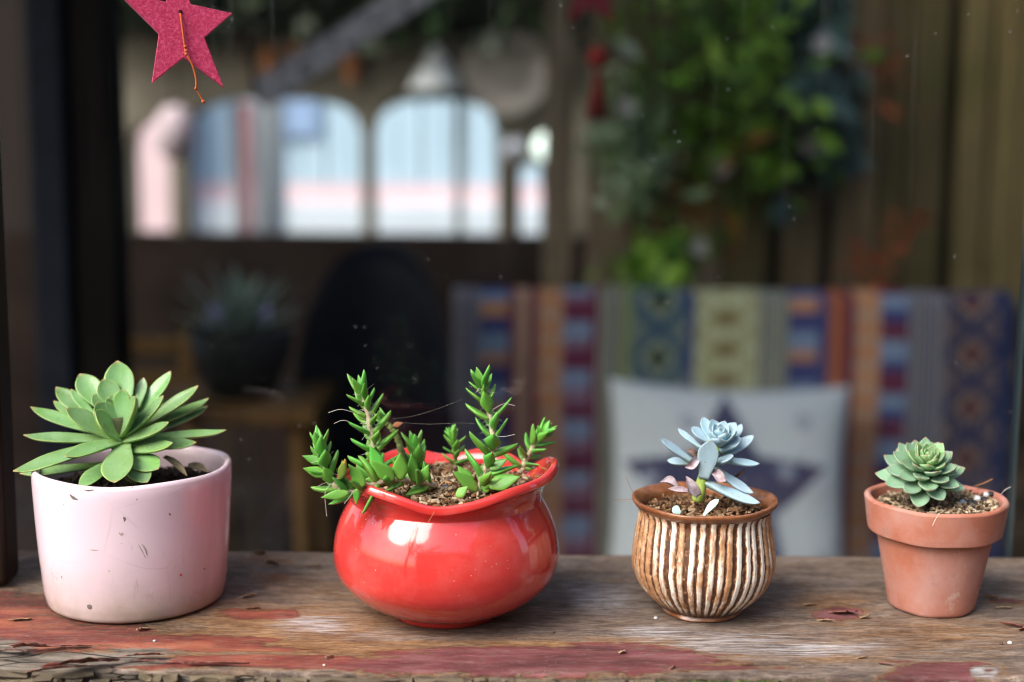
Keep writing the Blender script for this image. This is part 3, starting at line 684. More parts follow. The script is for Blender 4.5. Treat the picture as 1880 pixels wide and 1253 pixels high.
lobj('body', tv_, tf_, MAT_TER, tp)
tv_, tf_ = lathe(smooth_prof([(.0318, .0423), (.0345, .0418), (.0361, .0420), (.0367, .0432), (.0378, .0505), (.0388, .0575), (.0390, .0592), (.0382, .0603), (.0370, .0605), (.0358, .0600), (.0351, .0585), (.0340, .0520), (.0330, .045), (.0320, .040)], 60), 128, wob)
lobj('collar', tv_, tf_, MAT_TER, tp)

# ================================================================== SOIL
m = M('bark_mix', .85, .2); cc = m.attr('tint'); m.col(m.mix(m.math('MULTIPLY', m.noise(400, 4), .6), cc, m.mix(.5, cc, (.03, .02, .012)))); m.bump(m.noise(500, 4), .5, .0006); MAT_SOIL = m.m
def soil(name, cen, z, R, n, ln, th, pal, label, slope=(0, 0), dome=.0):
    rnd = random.Random(len(label)); V, F, T = [], [], []
    seg, rings = 56, 14
    V.append((cen.x, cen.y, z + dome - .001)); T.append(pal[0])
    hgt = lambda x, y: z + slope[0] * x + slope[1] * y + dome * (1 - (x * x + y * y) / R / R) + .0012 * noise.noise(Vector((x * 160, y * 160, z * 99)))
    for i in range(1, rings + 1):
        for j in range(seg):
            a = 2 * math.pi * j / seg; r = R * i / rings; x, y = r * math.cos(a), r * math.sin(a)
            V.append((cen.x + x, cen.y + y, hgt(x, y) - .0012)); T.append(pal[0])
    for j in range(seg): F.append((0, 1 + j, 1 + (j + 1) % seg))
    for i in range(rings - 1):
        for j in range(seg):
            a = 1 + i * seg; F.append((a + j, a + seg + j, a + seg + (j + 1) % seg, a + (j + 1) % seg))
    for k in range(n):
        a, r = rnd.uniform(0, 6.283), (R - ln * .35) * math.sqrt(rnd.random()); x, y = r * math.cos(a), r * math.sin(a)
        l, w, h = ln * rnd.uniform(.35, 1.15), th * rnd.uniform(.6, 1.6), th * rnd.uniform(.35, .9)
        q = Matrix.Translation((cen.x + x, cen.y + y, hgt(x, y) + rnd.uniform(-.0006, .0011))) @ Matrix.Rotation(rnd.uniform(0, 6.283), 4, 'Z') @ Matrix.Rotation(rnd.gauss(0, .38), 4, 'Y') @ Matrix.Rotation(rnd.uniform(0, 3), 4, 'X')
        b = len(V); c = pal[rnd.randrange(len(pal))]; s = rnd.uniform(.75, 1.2); c = tuple(t * s for t in c)
        for sx in (-1, 1):
            for sy in (-1, 1):
                for sz in (-1, 1):
                    V.append(q @ Vector((sx * l / 2 * rnd.uniform(.6, 1.05), sy * w / 2 * rnd.uniform(.5, 1.1), sz * h / 2 * rnd.uniform(.6, 1.1)))); T.append(c)
        F += [tuple(b + i for i in g) for g in [(0, 1, 3, 2), (4, 6, 7, 5), (0, 4, 5, 1), (2, 3, 7, 6), (0, 2, 6, 4), (1, 5, 7, 3)]]
    o = obj(name, V, F, MAT_SOIL, smooth=False, attrs={'tint': np.array(T)}, origin=(cen.x, cen.y, z))
    return tag(o, label, 'potting soil', kind='stuff')
BARK = [(.05, .026, .014), (.13, .065, .03), (.24, .13, .06), (.33, .19, .10), (.18, .09, .045), (.40, .28, .17), (.09, .045, .022)]
PALE = [(.12, .08, .05), (.36, .27, .16), (.50, .40, .26), (.28, .19, .11), (.45, .37, .27), (.20, .13, .08)]
DARK = [(.010, .008, .006), (.018, .013, .009), (.03, .021, .014), (.014, .010, .008)]
soil('potting_soil', PINK, .0625, .0478, 900, .004, .0017, DARK, 'dark crumbly soil inside the pink cylinder pot', dome=.001)
soil('potting_soil', RED, .0695, .0490, 1400, .0060, .0017, BARK[1:] + PALE[1:3], 'brown bark chip soil inside the red ruffled pot', dome=.003)
soil('potting_soil', RIB, .0555, .0326, 800, .0048, .0014, BARK, 'dark brown shredded bark soil inside the ribbed pot', dome=.0025)
soil('potting_soil', TER, .0572, .0334, 800, .0036, .0013, PALE, 'pale gritty soil with husks inside the terracotta pot', slope=(.06, 0), dome=.001)
# pebbles lying on the soil
m = M('black_pellet', .55, .4); m.col(m.ramp(m.noise(400, 4), [(.3, (.008, .008, .010)), (.7, (.03, .03, .034))])); MAT_PEL = m.m
m = M('blue_grey_pebble', .5, .4); m.col(m.ramp(m.noise(300, 4), [(.3, (.10, .13, .17)), (.7, (.36, .42, .46))])); MAT_PEB = m.m
m = M('navy_pebble', .5, .4); m.col(m.ramp(m.noise(300, 4), [(.3, (.02, .025, .045)), (.7, (.07, .08, .12))])); MAT_PEBN = m.m
m = M('white_pebble', .55, .4); m.col((.66, .68, .68)); MAT_PEBW = m.m
def pebble(x, y, z, r, mat, label, name='pebble'):
    c = on(x, y, z); k = x; v, f = ball((0, 0, 0), (r, r, r * .82), 12, 9)
    v = [Vector(q) * (1 + .14 * noise.noise(Vector(q) / r + Vector((k, 0, 0)))) + c for q in v]
    tag(obj(name, v, f, mat, origin=c), label, 'pebble')
for i, (x, y, z, r, mt, lb) in enumerate([
    (1783, 925, 0.0595, .0023, MAT_PEL, 'black round pellet on the terracotta soil, left one of the front pair'),
    (1790, 929, 0.0592, .0021, MAT_PEL, 'black round pellet on the terracotta soil, right one of the front pair'),
    (1807, 918, 0.0600, .0021, MAT_PEL, 'black round pellet in the middle of the terracotta soil beside a white pebble'),
    (1819, 908, 0.0603, .0020, MAT_PEL, 'black round pellet farthest back near the terracotta rim'),
    (1794, 916, 0.0600, .0021, MAT_PEBW, 'white pebble between the black pellets in the terracotta pot'),
    (1767, 922, 0.0595, .0018, MAT_PEB, 'grey blue pebble left of the black pellets in the terracotta pot'),
    (1810, 909, 0.0600, .0019, MAT_PEBW, 'small white pebble at the back of the terracotta soil'),
    (818, 897, .0725, .0023, MAT_PEBN, 'dark navy pebble on the bark in the red pot, nearest the lip'),
    (827, 885, .0725, .0020, MAT_PEBN, 'dark navy pebble behind the nearest one in the red pot'),
    (797, 878, .0725, .0019, MAT_PEB, 'pale blue pebble left of the navy pebbles in the red pot'),
    (812, 884, .0725, .0017, MAT_PEB, 'small pale blue pebble between others in the red pot'),
    (822, 880, .0725, .0017, flat('pink_pebble', (.45, .25, .20)), 'pinkish pebble at the middle of the bark in the red pot'),
    (785, 884, .0725, .0021, MAT_PEL, 'black pebble beside the creeping stem in the red pot')]):
    pebble(x, y, z, r, mt, lb)

# ================================================================== PLANTS
def leaf_obj(parent, mat, *a, **k):
    v, f, A = leaf(*a, **k); return obj('leaf', v, f, mat, parent, attrs={'lf': A})
# ---- big green rosette in the pink pot (numbers read off an enlargement of the photograph)
MAT_LA = leaf_mat('green_rosette_leaf', (.21, .36, .06), (.130, .275, .055), (.34, .46, .12), (.36, .28, .12), (.085, .20, .04), .30, .9, .86, .945, wax=((.215, .375, .20), .6))
big = thing('succulent', Vector((PINK.x, PINK.y, .0635)), 'large spreading green rosette succulent in the pink pot', 'succulent')
AX = Vector((-.05, -.50, .86)).normalized(); Y0 = .752; KA = 480 / 1880; UA = KA * .775 / FPX
def pa(x, y, Y): return at(x * KA, 640 + y * KA, Y)
LA = [ # tip x, y, dy, base x, y, by, width, thickness, shape, bend, cup
 (850, 92, .014, 890, 470, .004, 195, 40, 'spat', -.10, .28), (575, 190, .016, 760, 450, .004, 165, 36, 'spat', -.15, .30), (745, 222, .008, 835, 450, .003, 150, 36, 'spat', -.15, .3),
 (400, 290, .020, 690, 520, .005, 125, 36, 'spat', -.1, .25), (508, 300, .012, 690, 500, .002, 80, 34, 'lance', -.1, .25), (388, 388, .020, 640, 540, .004, 90, 34, 'lance', -.05, .25),
 (220, 437, .010, 790, 625, .002, 118, 40, 'lance', -.06, .25), (470, 438, -.004, 820, 645, 0, 150, 42, 'spat', -.08, .2), (1037, 215, .016, 990, 430, .003, 85, 36, 'lance', -.1, .3),
 (1234, 170, .018, 960, 520, .003, 130, 40, 'lance', -.08, .3), (1436, 280, .012, 960, 590, .002, 128, 42, 'lance', -.07, .25), (1507, 370, .022, 1000, 590, .006, 100, 38, 'lance', -.06, .2),
 (1500, 425, .024, 1040, 610, .008, 110, 36, 'lance', -.06, .2), (1632, 600, .008, 980, 640, .002, 82, 46, 'lance', -.05, .25), (1222, 545, -.014, 865, 670, -.003, 130, 40, 'lance', -.12, .25),
 (1415, 690, -.002, 900, 680, -.001, 120, 42, 'spat', -.05, .2), (1250, 690, -.016, 930, 740, -.004, 120, 38, 'lance', -.10, .25), (170, 640, -.006, 860, 655, -.001, 108, 44, 'lance', -.04, .25),
 (98, 900, -.020, 830, 670, -.002, 128, 42, 'spat', -.05, .2), (145, 917, -.006, 800, 830, 0, 92, 36, 'lance', -.03, .2), (462, 790, -.030, 875, 670, -.004, 135, 40, 'spat', -.08, .22),
 (830, 978, -.036, 890, 690, -.005, 205, 40, 'spat', -.12, .12), (568, 1003, -.024, 830, 810, -.006, 130, 36, 'spat', -.08, .2), (1138, 880, -.020, 920, 780, -.004, 170, 36, 'spat', -.12, .12),
 (1060, 975, -.026, 900, 780, -.006, 150, 34, 'spat', -.1, .12),
 (690, 392, -.005, 850, 600, -.002, 170, 44, 'spat', -.22, .25), (675, 458, -.014, 875, 650, -.003, 185, 46, 'spat', -.2, .2), (985, 352, -.012, 870, 620, -.003, 165, 48, 'spat', -.2, .25),
 (1188, 345, -.006, 890, 630, -.002, 120, 44, 'spat', -.12, .25), (890, 290, -.002, 870, 520, 0, 135, 44, 'spat', -.22, .3), (668, 332, .004, 790, 480, .002, 105, 36, 'spat', -.2, .3),
 (800, 330, .004, 850, 500, .001, 95, 36, 'spat', -.25, .3), (765, 360, -.001, 845, 500, .001, 70, 32, 'spat', -.25, .3), (930, 330, .004, 880, 500, .001, 90, 34, 'spat', -.22, .3)]
for (tx, ty, dy, bx, by_, bd, w, t, sh, be, cu) in LA:
    leaf_obj(big, MAT_LA, pa(bx, by_, Y0 + bd), pa(tx, ty, Y0 + dy), AX, w * UA * (1.06 if sh == 'spat' else .94), t * UA * 1.5, 'oblong', (-be * .9 if ty < 760 else be), cu + .06, mucro=.07, wob=.03)
sv, sf = tube(spline([(PINK.x + .002, PINK.y + .008, .060), pa(890, 760, Y0 + .008), pa(870, 640, Y0), pa(850, 500, Y0 + .001)], 12), [.0055] * 9 + [.0045] * 4, 12)
obj('stem', sv, sf, flat('green_stem', (.07, .08, .035)), big)
# dry curled leaves lying on the dark soil
MAT_DRY = flat('dry_leaf', (.24, .19, .11), .8, .35, 200)
for k, (p, q, w) in enumerate([((1350, 920, .742), (1180, 780, .752), 60), ((1500, 890, .758), (1350, 850, .756), 90)]):
    v, f, A = leaf(pa(q[0], q[1], q[2]), pa(p[0], p[1], p[2]), (0, -.3, 1), w * UA, 12 * UA, 'lance', -.2, .5, wob=.1)
    tag(obj('dry_leaf', v, f, MAT_DRY, attrs={'lf': A}), ['thin withered brown leaf on the soil of the pink pot', 'broad withered tan leaf near the right inner wall of the pink pot'][k], 'dry leaf')

# ---- creeping stems in the red pot
MAT_LB = leaf_mat('glossy_green_leaf', (.17, .38, .06), (.11, .34, .045), (.18, .42, .08), (.22, .26, .09), (.06, .22, .03), .26, .5, .88, .95, sss=.1)
MAT_LB2 = leaf_mat('yellow_tip_leaf', (.14, .30, .05), (.16, .27, .04), (.45, .30, .05), (.55, .32, .05), (.10, .2, .03), .3, .6, .8, .8)
MAT_STEMB = flat('fibrous_stem', (.46, .38, .26), .9, .5, 500); MAT_STEMG = flat('greenish_stem', (.16, .20, .06), .6, .3, 300)
m = M('root_hair', .7, .3); m.col((.62, .58, .50)); MAT_HAIR = m.m
creep = thing('succulent', Vector((RED.x, RED.y, .071)), 'bright green branching succulent with pointed leaves in the red pot', 'succulent')
LBM = []
for k in range(5):
    v, f, A = leaf((0, 0, 0), (0, 0, 1), (0, 1, 0), .40 + .025 * k, .27, 'ovate', [.05, .0, .10, -.05, .08][k], .12, mucro=.03, n=14, m=12, flat_top=.6)
    LBM.append(mesh('leaf', v, f, MAT_LB, attrs={'lf': A}))
yl = LBM[0].copy(); yl.materials.clear(); yl.materials.append(MAT_LB2)
def orient(p, d, n, s):
    d = d.normalized(); n = (n - d * n.dot(d)).normalized(); x = n.cross(d)
    R = Matrix(((x.x, n.x, d.x, p.x), (x.y, n.y, d.y, p.y), (x.z, n.z, d.z, p.z), (0, 0, 0, 1)))
    return R @ Matrix.Scale(s, 4)
def place_leaf(stem, p, d, n, s, me=None):
    o = bpy.data.objects.new('leaf', me or random.choice(LBM)); link(o, stem); o.matrix_basis = orient(p, d + Vector((random.gauss(0, .14), random.gauss(0, .14), random.gauss(0, .10))) * d.length, n, s) @ Matrix.Diagonal((random.uniform(.8, 1.25), random.uniform(.8, 1.2), random.uniform(.85, 1.12), 1)); return o
def hairs(stem, pts, n, ln, r=.00009):
    parts = []
    for _ in range(n):
        p = random.choice(pts); d = Vector((random.gauss(0, 1), random.gauss(0, 1), random.gauss(0, .7))).normalized(); L = ln * random.uniform(.4, 1.4)
        e = Vector((random.gauss(0, 1), random.gauss(0, 1), random.gauss(-.3, 1))).normalized()
        parts.append(tube([p + d * .0012, p + d * L * .5 + e * L * .12, p + d * L + e * L * .35 - Vector((0, 0, L * .1))], [r, r, r * .5], 3, False))
    v, f = join(parts); tag(obj('root_hairs', v, f, MAT_HAIR, stem), kind='stuff')
def stem_plant(P, levels, L, r0, skip=.0, spread=62, phase=0.0, smat=MAT_STEMB, nh=30, top=4, lmin=.6, hl=.006, upbias=0.0, seed=1):
    random.seed(seed); pts = spline([at(*p) for p in P], 40); n = len(pts)
    sv, sf = tube([p + Vector((random.gauss(0, 1), random.gauss(0, 1), 0)) * r0 * .12 for p in pts], [r0 * (1.0 - .35 * i / n) for i in range(n)], 10)
    st = obj('stem', sv, sf, smat, creep)
    for l in range(levels):
        s = skip + (1 - skip) * (l + .2) / levels; i = min(n - 2, int(s * (n - 1))); p = pts[i]; t = (pts[i + 1] - pts[max(0, i - 1)]).normalized()
        view = (p - CAMP).normalized(); side = t.cross(view).normalized(); dep = t.cross(side).normalized()
        a0 = phase + (math.pi / 2) * l + random.uniform(-.25, .25)
        sc = L * (1 - (1 - lmin) * (s ** 2)) * random.uniform(.85, 1.12); ang = rad(spread - 20 * s + random.uniform(-8, 8))
        for k in (0, 1):
            a = a0 + k * math.pi + random.uniform(-.15, .15); o = side * math.cos(a) + dep * math.sin(a)
            d = t * math.cos(ang) + o * math.sin(ang) + Vector((0, 0, upbias))
            place_leaf(st, p + o * r0 * .5, d, t, sc * random.uniform(.9, 1.1))
    p = pts[-1]; t = (pts[-1] - pts[-4]).normalized(); side = t.orthogonal().normalized(); dep = t.cross(side)
    for k in range(top):
        a = k * math.pi * 2 / max(1, top) + phase; o = side * math.cos(a) + dep * math.sin(a); place_leaf(st, p - t * .001, t + o * (.55 if k % 2 else .32), -o + t * .2, L * (.82 if k % 2 else .72))
    if nh: hairs(st, pts[5:], nh, hl)
    return st, pts
stem_plant([(697, 905, .724), (692, 860, .725), (684, 805, .726), (674, 755, .726), (666, 722, .726)], 12, .0152, .0018, .10, 58, .3, nh=170, top=4, hl=.005, seed=3)
stem_plant([(878, 908, .709), (888, 872, .710), (904, 820, .712), (902, 775, .713), (892, 735, .714), (884, 708, .714)], 13, .0155, .0018, .04, 56, .2, nh=190, top=4, hl=.0042, seed=5)
s3_, p3 = stem_plant([(800, 893, .712), (760, 884, .703), (705, 884, .695), (660, 902, .690), (625, 900, .687), (603, 876, .687), (592, 846, .687), (588, 822, .687)], 14, .0150, .0018, .06, 58, .1, nh=90, top=5, hl=.006, upbias=.35, seed=8)
place_leaf(s3_, at(625, 880, .684), Vector((.2, -.1, 1)), Vector((-.2, -1, .2)), .013, yl)
for (x, y, D, dx, dz, sc) in [(640, 905, .683, -1.0, -.12, .0125), (655, 898, .684, -.1, -.8, .009), (600, 872, .684, -1, .35, .014), (592, 850, .684, -.9, .35, .010), (700, 868, .690, -.45, .9, .016), (735, 880, .694, .1, 1, .014),
                              (760, 884, .698, -.15, 1, .015), (772, 886, .698, .2, 1, .012), (668, 893, .686, -.3, 1, .013), (722, 882, .692, -.7, .6, .015)]:
    place_leaf(s3_, at(x, y, D), Vector((dx, -.15, dz)), Vector((.1 * -dx, -1, .35)), sc)
s4_, p4 = stem_plant([(742, 872, .742), (736, 825, .745), (722, 790, .747), (706, 774, .747)], 0, .0110, .0021, 0, 60, .4, smat=MAT_STEMG, nh=14, top=6, hl=.003, seed=9)
dl = yl.copy(); dl.materials.clear(); dl.materials.append(flat('withered_orange_leaf', (.42, .17, .08), .7, .3, 300)); place_leaf(s4_, at(722, 782, .745), Vector((1, -.1, .25)), Vector((0, -1, .3)), .006, dl)
stem_plant([(768, 868, .752), (766, 845, .753), (762, 822, .754)], 4, .0145, .0012, .15, 42, .5, smat=MAT_STEMG, nh=0, top=4, seed=12)
stem_plant([(836, 862, .765), (835, 830, .766), (831, 800, .767)], 7, .0100, .0012, .2, 58, .2, smat=MAT_STEMG, nh=0, top=4, seed=13)
stem_plant([(955, 868, .757), (966, 845, .757), (982, 815, .757), (998, 795, .757)], 7, .0125, .0016, .15, 66, .6, nh=50, top=5, hl=.003, seed=15)
s8_, _ = stem_plant([(700, 850, .745), (690, 840, .748), (685, 830, .75)], 2, .012, .0012, 0, 60, .9, nh=0, top=2, seed=18)
s2 = creep.children[1]
for (x, y, D, dx, dz, sc, dd) in [(876, 900, .705, -.75, .75, .016, -.1), (868, 890, .708, -.7, .8, .014, .1), (893, 905, .706, -.25, 1, .0085, -.1), (898, 893, .705, 1, .28, .015, -.1), (900, 862, .708, 1, .6, .010, .3), (838, 912, .690, .45, .9, .0095, -.2)]:
    place_leaf(s2, at(x, y, D), Vector((dx, dd, dz)), Vector((-.3 * dx, -.8, .5)), sc)
hl_, hf_ = join([tube(spline([at(*q) for q in seq], 14), .00013, 4, False) for seq in [
    [(607, 888, .684), (597, 905, .683), (598, 930, .683), (600, 948, .683)], [(600, 830, .684), (588, 845, .683), (572, 850, .683)], [(650, 900, .683), (640, 915, .682), (632, 925, .682)],
    [(648, 757, .722), (625, 752, .72), (603, 758, .72)], [(648, 778, .722), (630, 772, .72), (613, 778, .72)], [(905, 752, .71), (925, 742, .71), (945, 745, .71)], [(908, 800, .71), (925, 802, .71), (945, 798, .71)]]])
tag(obj('aerial_roots', hl_, hf_, MAT_HAIR, creep), kind='stuff')
# spider threads strung between the stems
for k, seq in enumerate([[(722, 769, .745), (755, 765, .735), (800, 752, .725), (850, 733, .715)], [(735, 776, .745), (790, 779, .73), (840, 777, .72), (872, 778, .715)]]):
    v, f = tube(spline([at(*q) for q in seq], 16), .00002, 4, False)
    tag(obj('spider_thread', v, f, MAT_HAIR), ['upper spider silk thread between two stems in the red pot', 'lower spider silk thread between two stems in the red pot'][k], 'spider thread')
m = M('bark_fibre', .8, .2); m.col((.42, .20, .09)); MAT_FIB = m.m
def fibre(seq, label, r=.00016, mat=None):
    v, f = tube(spline([at(*q) for q in seq], 14), r, 5); tag(obj('loose_fibre', v, f, mat or MAT_FIB), label, 'fibre')
fibre([(798, 940, .6785), (791, 951, .677), (785, 962, .676)], 'orange fibre hanging over the lip of the red pot', .00014)
fibre([(1163, 916, .735), (1148, 918, .733), (1127, 918, .731)], 'thin fibre sticking out left over the rim of the ribbed pot', .00014)
fibre([(1163, 905, .742), (1156, 892, .74), (1149, 875, .738)], 'thin fibre standing up at the left rim of the ribbed pot', .00012)
fibre([(1725, 942, .7105), (1718, 953, .7095), (1712, 966, .709)], 'pale fibre hanging over the front of the terracotta collar', .00016, MAT_HAIR)
fibre([(1838, 908, .752), (1845, 900, .75), (1856, 894, .748)], 'pale fibre rising from the right rim of the terracotta pot', .00016, MAT_HAIR)
fibre([(1790, 893, .77), (1805, 888, .768), (1822, 880, .766)], 'brown fibre leaning on the back rim of the terracotta pot', .0003)

# ---- blue grey plant in the ribbed pot
MAT_LC = leaf_mat('blue_grey_leaf', (.32, .45, .38), (.27, .42, .50), (.38, .52, .58), (.28, .22, .24), (.20, .34, .42), .46, .5, .9, .955, wax=((.42, .56, .63), .7))
MAT_STEMC = flat('lime_stem', (.34, .46, .10), .5, .2, 150)
blue = thing('succulent', Vector((RIB.x, RIB.y, .057)), 'leggy pale blue grey succulent with long leaves in the ribbed pot', 'succulent')
KC = 340 / 991; UC = KC * .76 / FPX; YC = .737
def pc(x, y, Y): return at(1120 + x * KC, 740 + y * KC, Y)
AC = Vector((.0, -.45, .89)).normalized()
LC = [(268, 192, -.004, 450, 318, 0, 62, 34, 'lance', -.1, .2), (305, 310, .004, 430, 322, .002, 56, 30, 'lance', -.05, .2), (362, 138, .012, 490, 240, .003, 40, 26, 'lance', -.1, .2), (432, 133, .003, 545, 215, .001, 72, 34, 'spat', -.12, .25),
      (495, 76, .006, 550, 210, .001, 66, 30, 'spat', -.12, .3), (706, 116, .012, 650, 215, .004, 44, 28, 'lance', -.1, .25), (772, 178, .006, 610, 285, .001, 66, 32, 'lance', -.1, .25),
      (800, 330, -.002, 590, 300, 0, 52, 34, 'lance', -.06, .2), (705, 192, -.002, 585, 250, -.001, 80, 38, 'spat', -.15, .25), (662, 290, -.010, 560, 315, -.002, 74, 34, 'spat', -.15, .2),
      (765, 490, -.008, 560, 345, 0, 62, 36, 'lance', .14, .2), (803, 543, -.012, 505, 420, -.004, 74, 42, 'lance', .10, .15), (630, 110, .004, 590, 215, .002, 70, 30, 'spat', -.15, .3), (650, 230, .012, 580, 260, .004, 60, 30, 'spat', -.1, .25), (470, 330, .010, 530, 300, .004, 50, 26, 'lance', -.1, .2)]
for (tx, ty, dy, bx, by_, bd, w, t, sh, be, cu) in LC:
    leaf_obj(blue, MAT_LC, pc(bx, by_, YC + bd), pc(tx, ty, YC + dy), AC, w * UC, t * UC * 1.35, 'oblong', (-be if be < 0 else be), cu + .06, mucro=.07, wob=.03)
leaf_obj(blue, MAT_LC, pc(500, 405, YC - .006), pc(545, 200, YC - .012), Vector((-.12, -1, .25)), 108 * UC, 36 * UC, 'oblong', .10, .16, mucro=.02, wob=.04)
rc = pc(585, 215, YC); ax = Vector((.03, -.42, .90)).normalized(); e1 = ax.orthogonal().normalized(); e2 = ax.cross(e1)
for i in range(14):
    a = i * 2.39996; q = i / 13; al = rad(6 + 40 * q); rd = e1 * math.cos(a) + e2 * math.sin(a); L = .0042 + .0058 * q + .003
    b = rc + rd * (.0003 + .0010 * q) + ax * (.003 - .003 * q); d = ax * math.cos(al) + rd * math.sin(al)
    leaf_obj(blue, MAT_LC, b, b + d * L, ax * .9 - rd * .7, L * .72, L * .26, 'acute', .30, .34, mucro=.08, n=12, m=10)
sv, sf = tube(spline([pc(470, 520, YC - .003), pc(480, 470, YC - .004), pc(500, 400, YC - .003), pc(545, 310, YC), pc(585, 225, YC)], 16), [.0034] * 5 + [.0030] * 6 + [.0022] * 6, 12); obj('stem', sv, sf, MAT_STEMC, blue)
m = M('dried_pink_leaf', .7, .3); m.col(m.ramp(m.noise(300, 4), [(.3, (.30, .20, .20)), (.5, (.48, .38, .40)), (.72, (.62, .55, .56))])); MAT_DRYP = m.m
m = M('dried_brown_leaf', .8, .2); m.col(m.ramp(m.noise(300, 4), [(.3, (.10, .06, .045)), (.7, (.30, .20, .17))])); MAT_DRYB = m.m
for k, (p, q, w, mt, D, nv, lb) in enumerate([((265, 425), (360, 470), 62, MAT_DRYP, .720, (0, -.5, 1), 'papery pinkish dry leaf at the left on the ribbed pot soil'),
        ((395, 400), (470, 500), 60, MAT_DRYP, .722, (.3, -1, .3), 'papery pink dry leaf leaning on the stem in the ribbed pot'),
        ((400, 345), (472, 300), 48, MAT_DRYP, .728, (.2, -1, .3), 'pale pink dry leaf hanging under the blue leaves'),
        ((405, 260), (470, 285), 40, MAT_DRYB, .733, (.2, -1, .5), 'brown curled dry leaf under the left blue leaf'),
        ((620, 420), (550, 370), 56, MAT_DRYP, .729, (0, -1, .5), 'mauve curled dry leaf right of the stem in the ribbed pot'),
        ((310, 460), (420, 480), 40, MAT_DRYP, .716, (.2, -.6, 1), 'flat mauve dry leaf lying in front on the ribbed pot soil'),
        ((725, 355), (670, 400), 18, MAT_DRYB, .742, (0, -1, .5), 'narrow dark dry leaf tip standing behind the drooping leaves')]):
    v, f, A = leaf(pc(q[0], q[1], D + .002), pc(p[0], p[1], D), nv, w * UC, 5 * UC, 'lance', -.5 + .25 * (k % 3), .9, wob=.25)
    tag(obj('dry_leaf', v, f, mt, attrs={'lf': A}), lb, 'dry leaf')
MAT_LC2 = flat('mint_leaf', (.40, .60, .52), .45, .15, 200)
for k, (p, q, w, D, lb) in enumerate([((582, 518), (500, 608), 42, .709, 'curved mint green fallen leaf at the front of the ribbed pot'), ((335, 560), (378, 592), 44, .711, 'small mint green fallen leaf stub left in the ribbed pot')]):
    v, f, A = leaf(pc(q[0], q[1], D), pc(p[0], p[1], D + .001), (-.5, -.6, .6), w * UC, 16 * UC, 'spat', -.25, .3)
    tag(obj('fallen_leaf', v, f, MAT_LC2, attrs={'lf': A}), lb, 'fallen leaf')

# ---- compact rosette in the terracotta pot
MAT_LD = leaf_mat('jade_rosette_leaf', (.22, .38, .16), (.15, .305, .155), (.50, .42, .34), (.42, .20, .15), (.12, .26, .13), .42, .45, .88, .95, wax=((.34, .47, .36), .5))
MAT_LDI = leaf_mat('jade_rosette_heart_leaf', (.28, .44, .14), (.21, .385, .15), (.48, .46, .32), (.46, .24, .17), (.16, .32, .12), .42, .45, .88, .95, wax=((.36, .50, .34), .4))
ros = thing('succulent', Vector((TER.x - .001, TER.y, .058)), 'compact green rosette succulent with pale leaf edges in the terracotta pot', 'succulent')
ax = Vector((-.02, -.50, .86)).normalized(); e1 = ax.orthogonal().normalized(); e2 = ax.cross(e1); rc = at(1699, 860, .744)
NL = 54
for i in range(NL):
    q = i / (NL - 1); a = i * 2.39996 + .5; al = rad(5 + 92 * q ** .85 + random.uniform(-4, 4)); rd = e1 * math.cos(a) + e2 * math.sin(a)
    L = (.0046 + .0165 * q ** .55) * random.uniform(.93, 1.06)
    b = rc + rd * (.0004 + .003 * q) + ax * (.0060 - .0135 * q); d = ax * math.cos(al) + rd * math.sin(al)
    leaf_obj(ros, MAT_LD if q > .38 else MAT_LDI, b, b + d * L, ax * (1 if al > .5 else .6) - rd * math.cos(al), L * (.60 - .08 * q), L * .20 + .0005, 'acute', .22 - .05 * q, .30, mucro=.10, n=14, m=12)
sv, sf = tube([Vector((rc.x, rc.y + .004, .053)), rc - ax * .006, rc + ax * .004], [.004, .0045, .002], 10); obj('stem', sv, sf, MAT_STEMG, ros)

# ================================================================== FELT STAR
m = M('crimson_felt', .95, .1)
fn_ = m.noise(1, 6, .75, vec=m.mp((620, 620, 620))); c = m.ramp(fn_, [(.28, (.34, .018, .06)), (.5, (.56, .04, .12)), (.74, (.76, .16, .27))]); m.col(c)
m.set('Sheen Weight', .5); m.set('Sheen Roughness', .5); m.b.inputs['Sheen Tint'].default_value = (1, .6, .7, 1); m.bump(m.noise(1, 6, .8, vec=m.mp((900, 900, 900))), .9, .0009); MAT_FELT = m.m
YS = .742; x0s = at(330, 60, YS).x
def sp_at(x, y, off=0.0):
    p = at(x, y, YS); D = YS + math.tan(rad(17)) * (p.x - x0s) + off; return at(x, y, D)
star_px = [(322, -88), (350, 8), (427, 25), (375, 69), (411, 161), (337, 106), (279, 153), (292, 62), (216, -14), (305, 4)]
nrm_s = Vector((math.sin(rad(17)), -math.cos(rad(17)), .05)).normalized()
star = thing('felt_star', sp_at(322, -88), 'crimson felt star hanging at the top left in front of the glass', 'ornament')
bm = bmesh.new(); fr_ = [bm.verts.new(sp_at(*p)) for p in star_px]; fc = bm.faces.new(fr_)
ex = bmesh.ops.extrude_face_region(bm, geom=[fc]); bmesh.ops.translate(bm, verts=[g for g in ex['geom'] if isinstance(g, bmesh.types.BMVert)], vec=-nrm_s * .0042)
bmesh.ops.recalc_face_normals(bm, faces=bm.faces[:]); bmesh.ops.triangulate(bm, faces=[f for f in bm.faces if len(f.verts) > 4])
me = bpy.data.meshes.new('felt'); bm.to_mesh(me); bm.free(); me.materials.append(MAT_FELT); fo = bpy.data.objects.new('felt', me); link(fo, star); bevel(fo, .0004, 2)
V, F = [], []      # loose felt fibres along the outline and the face
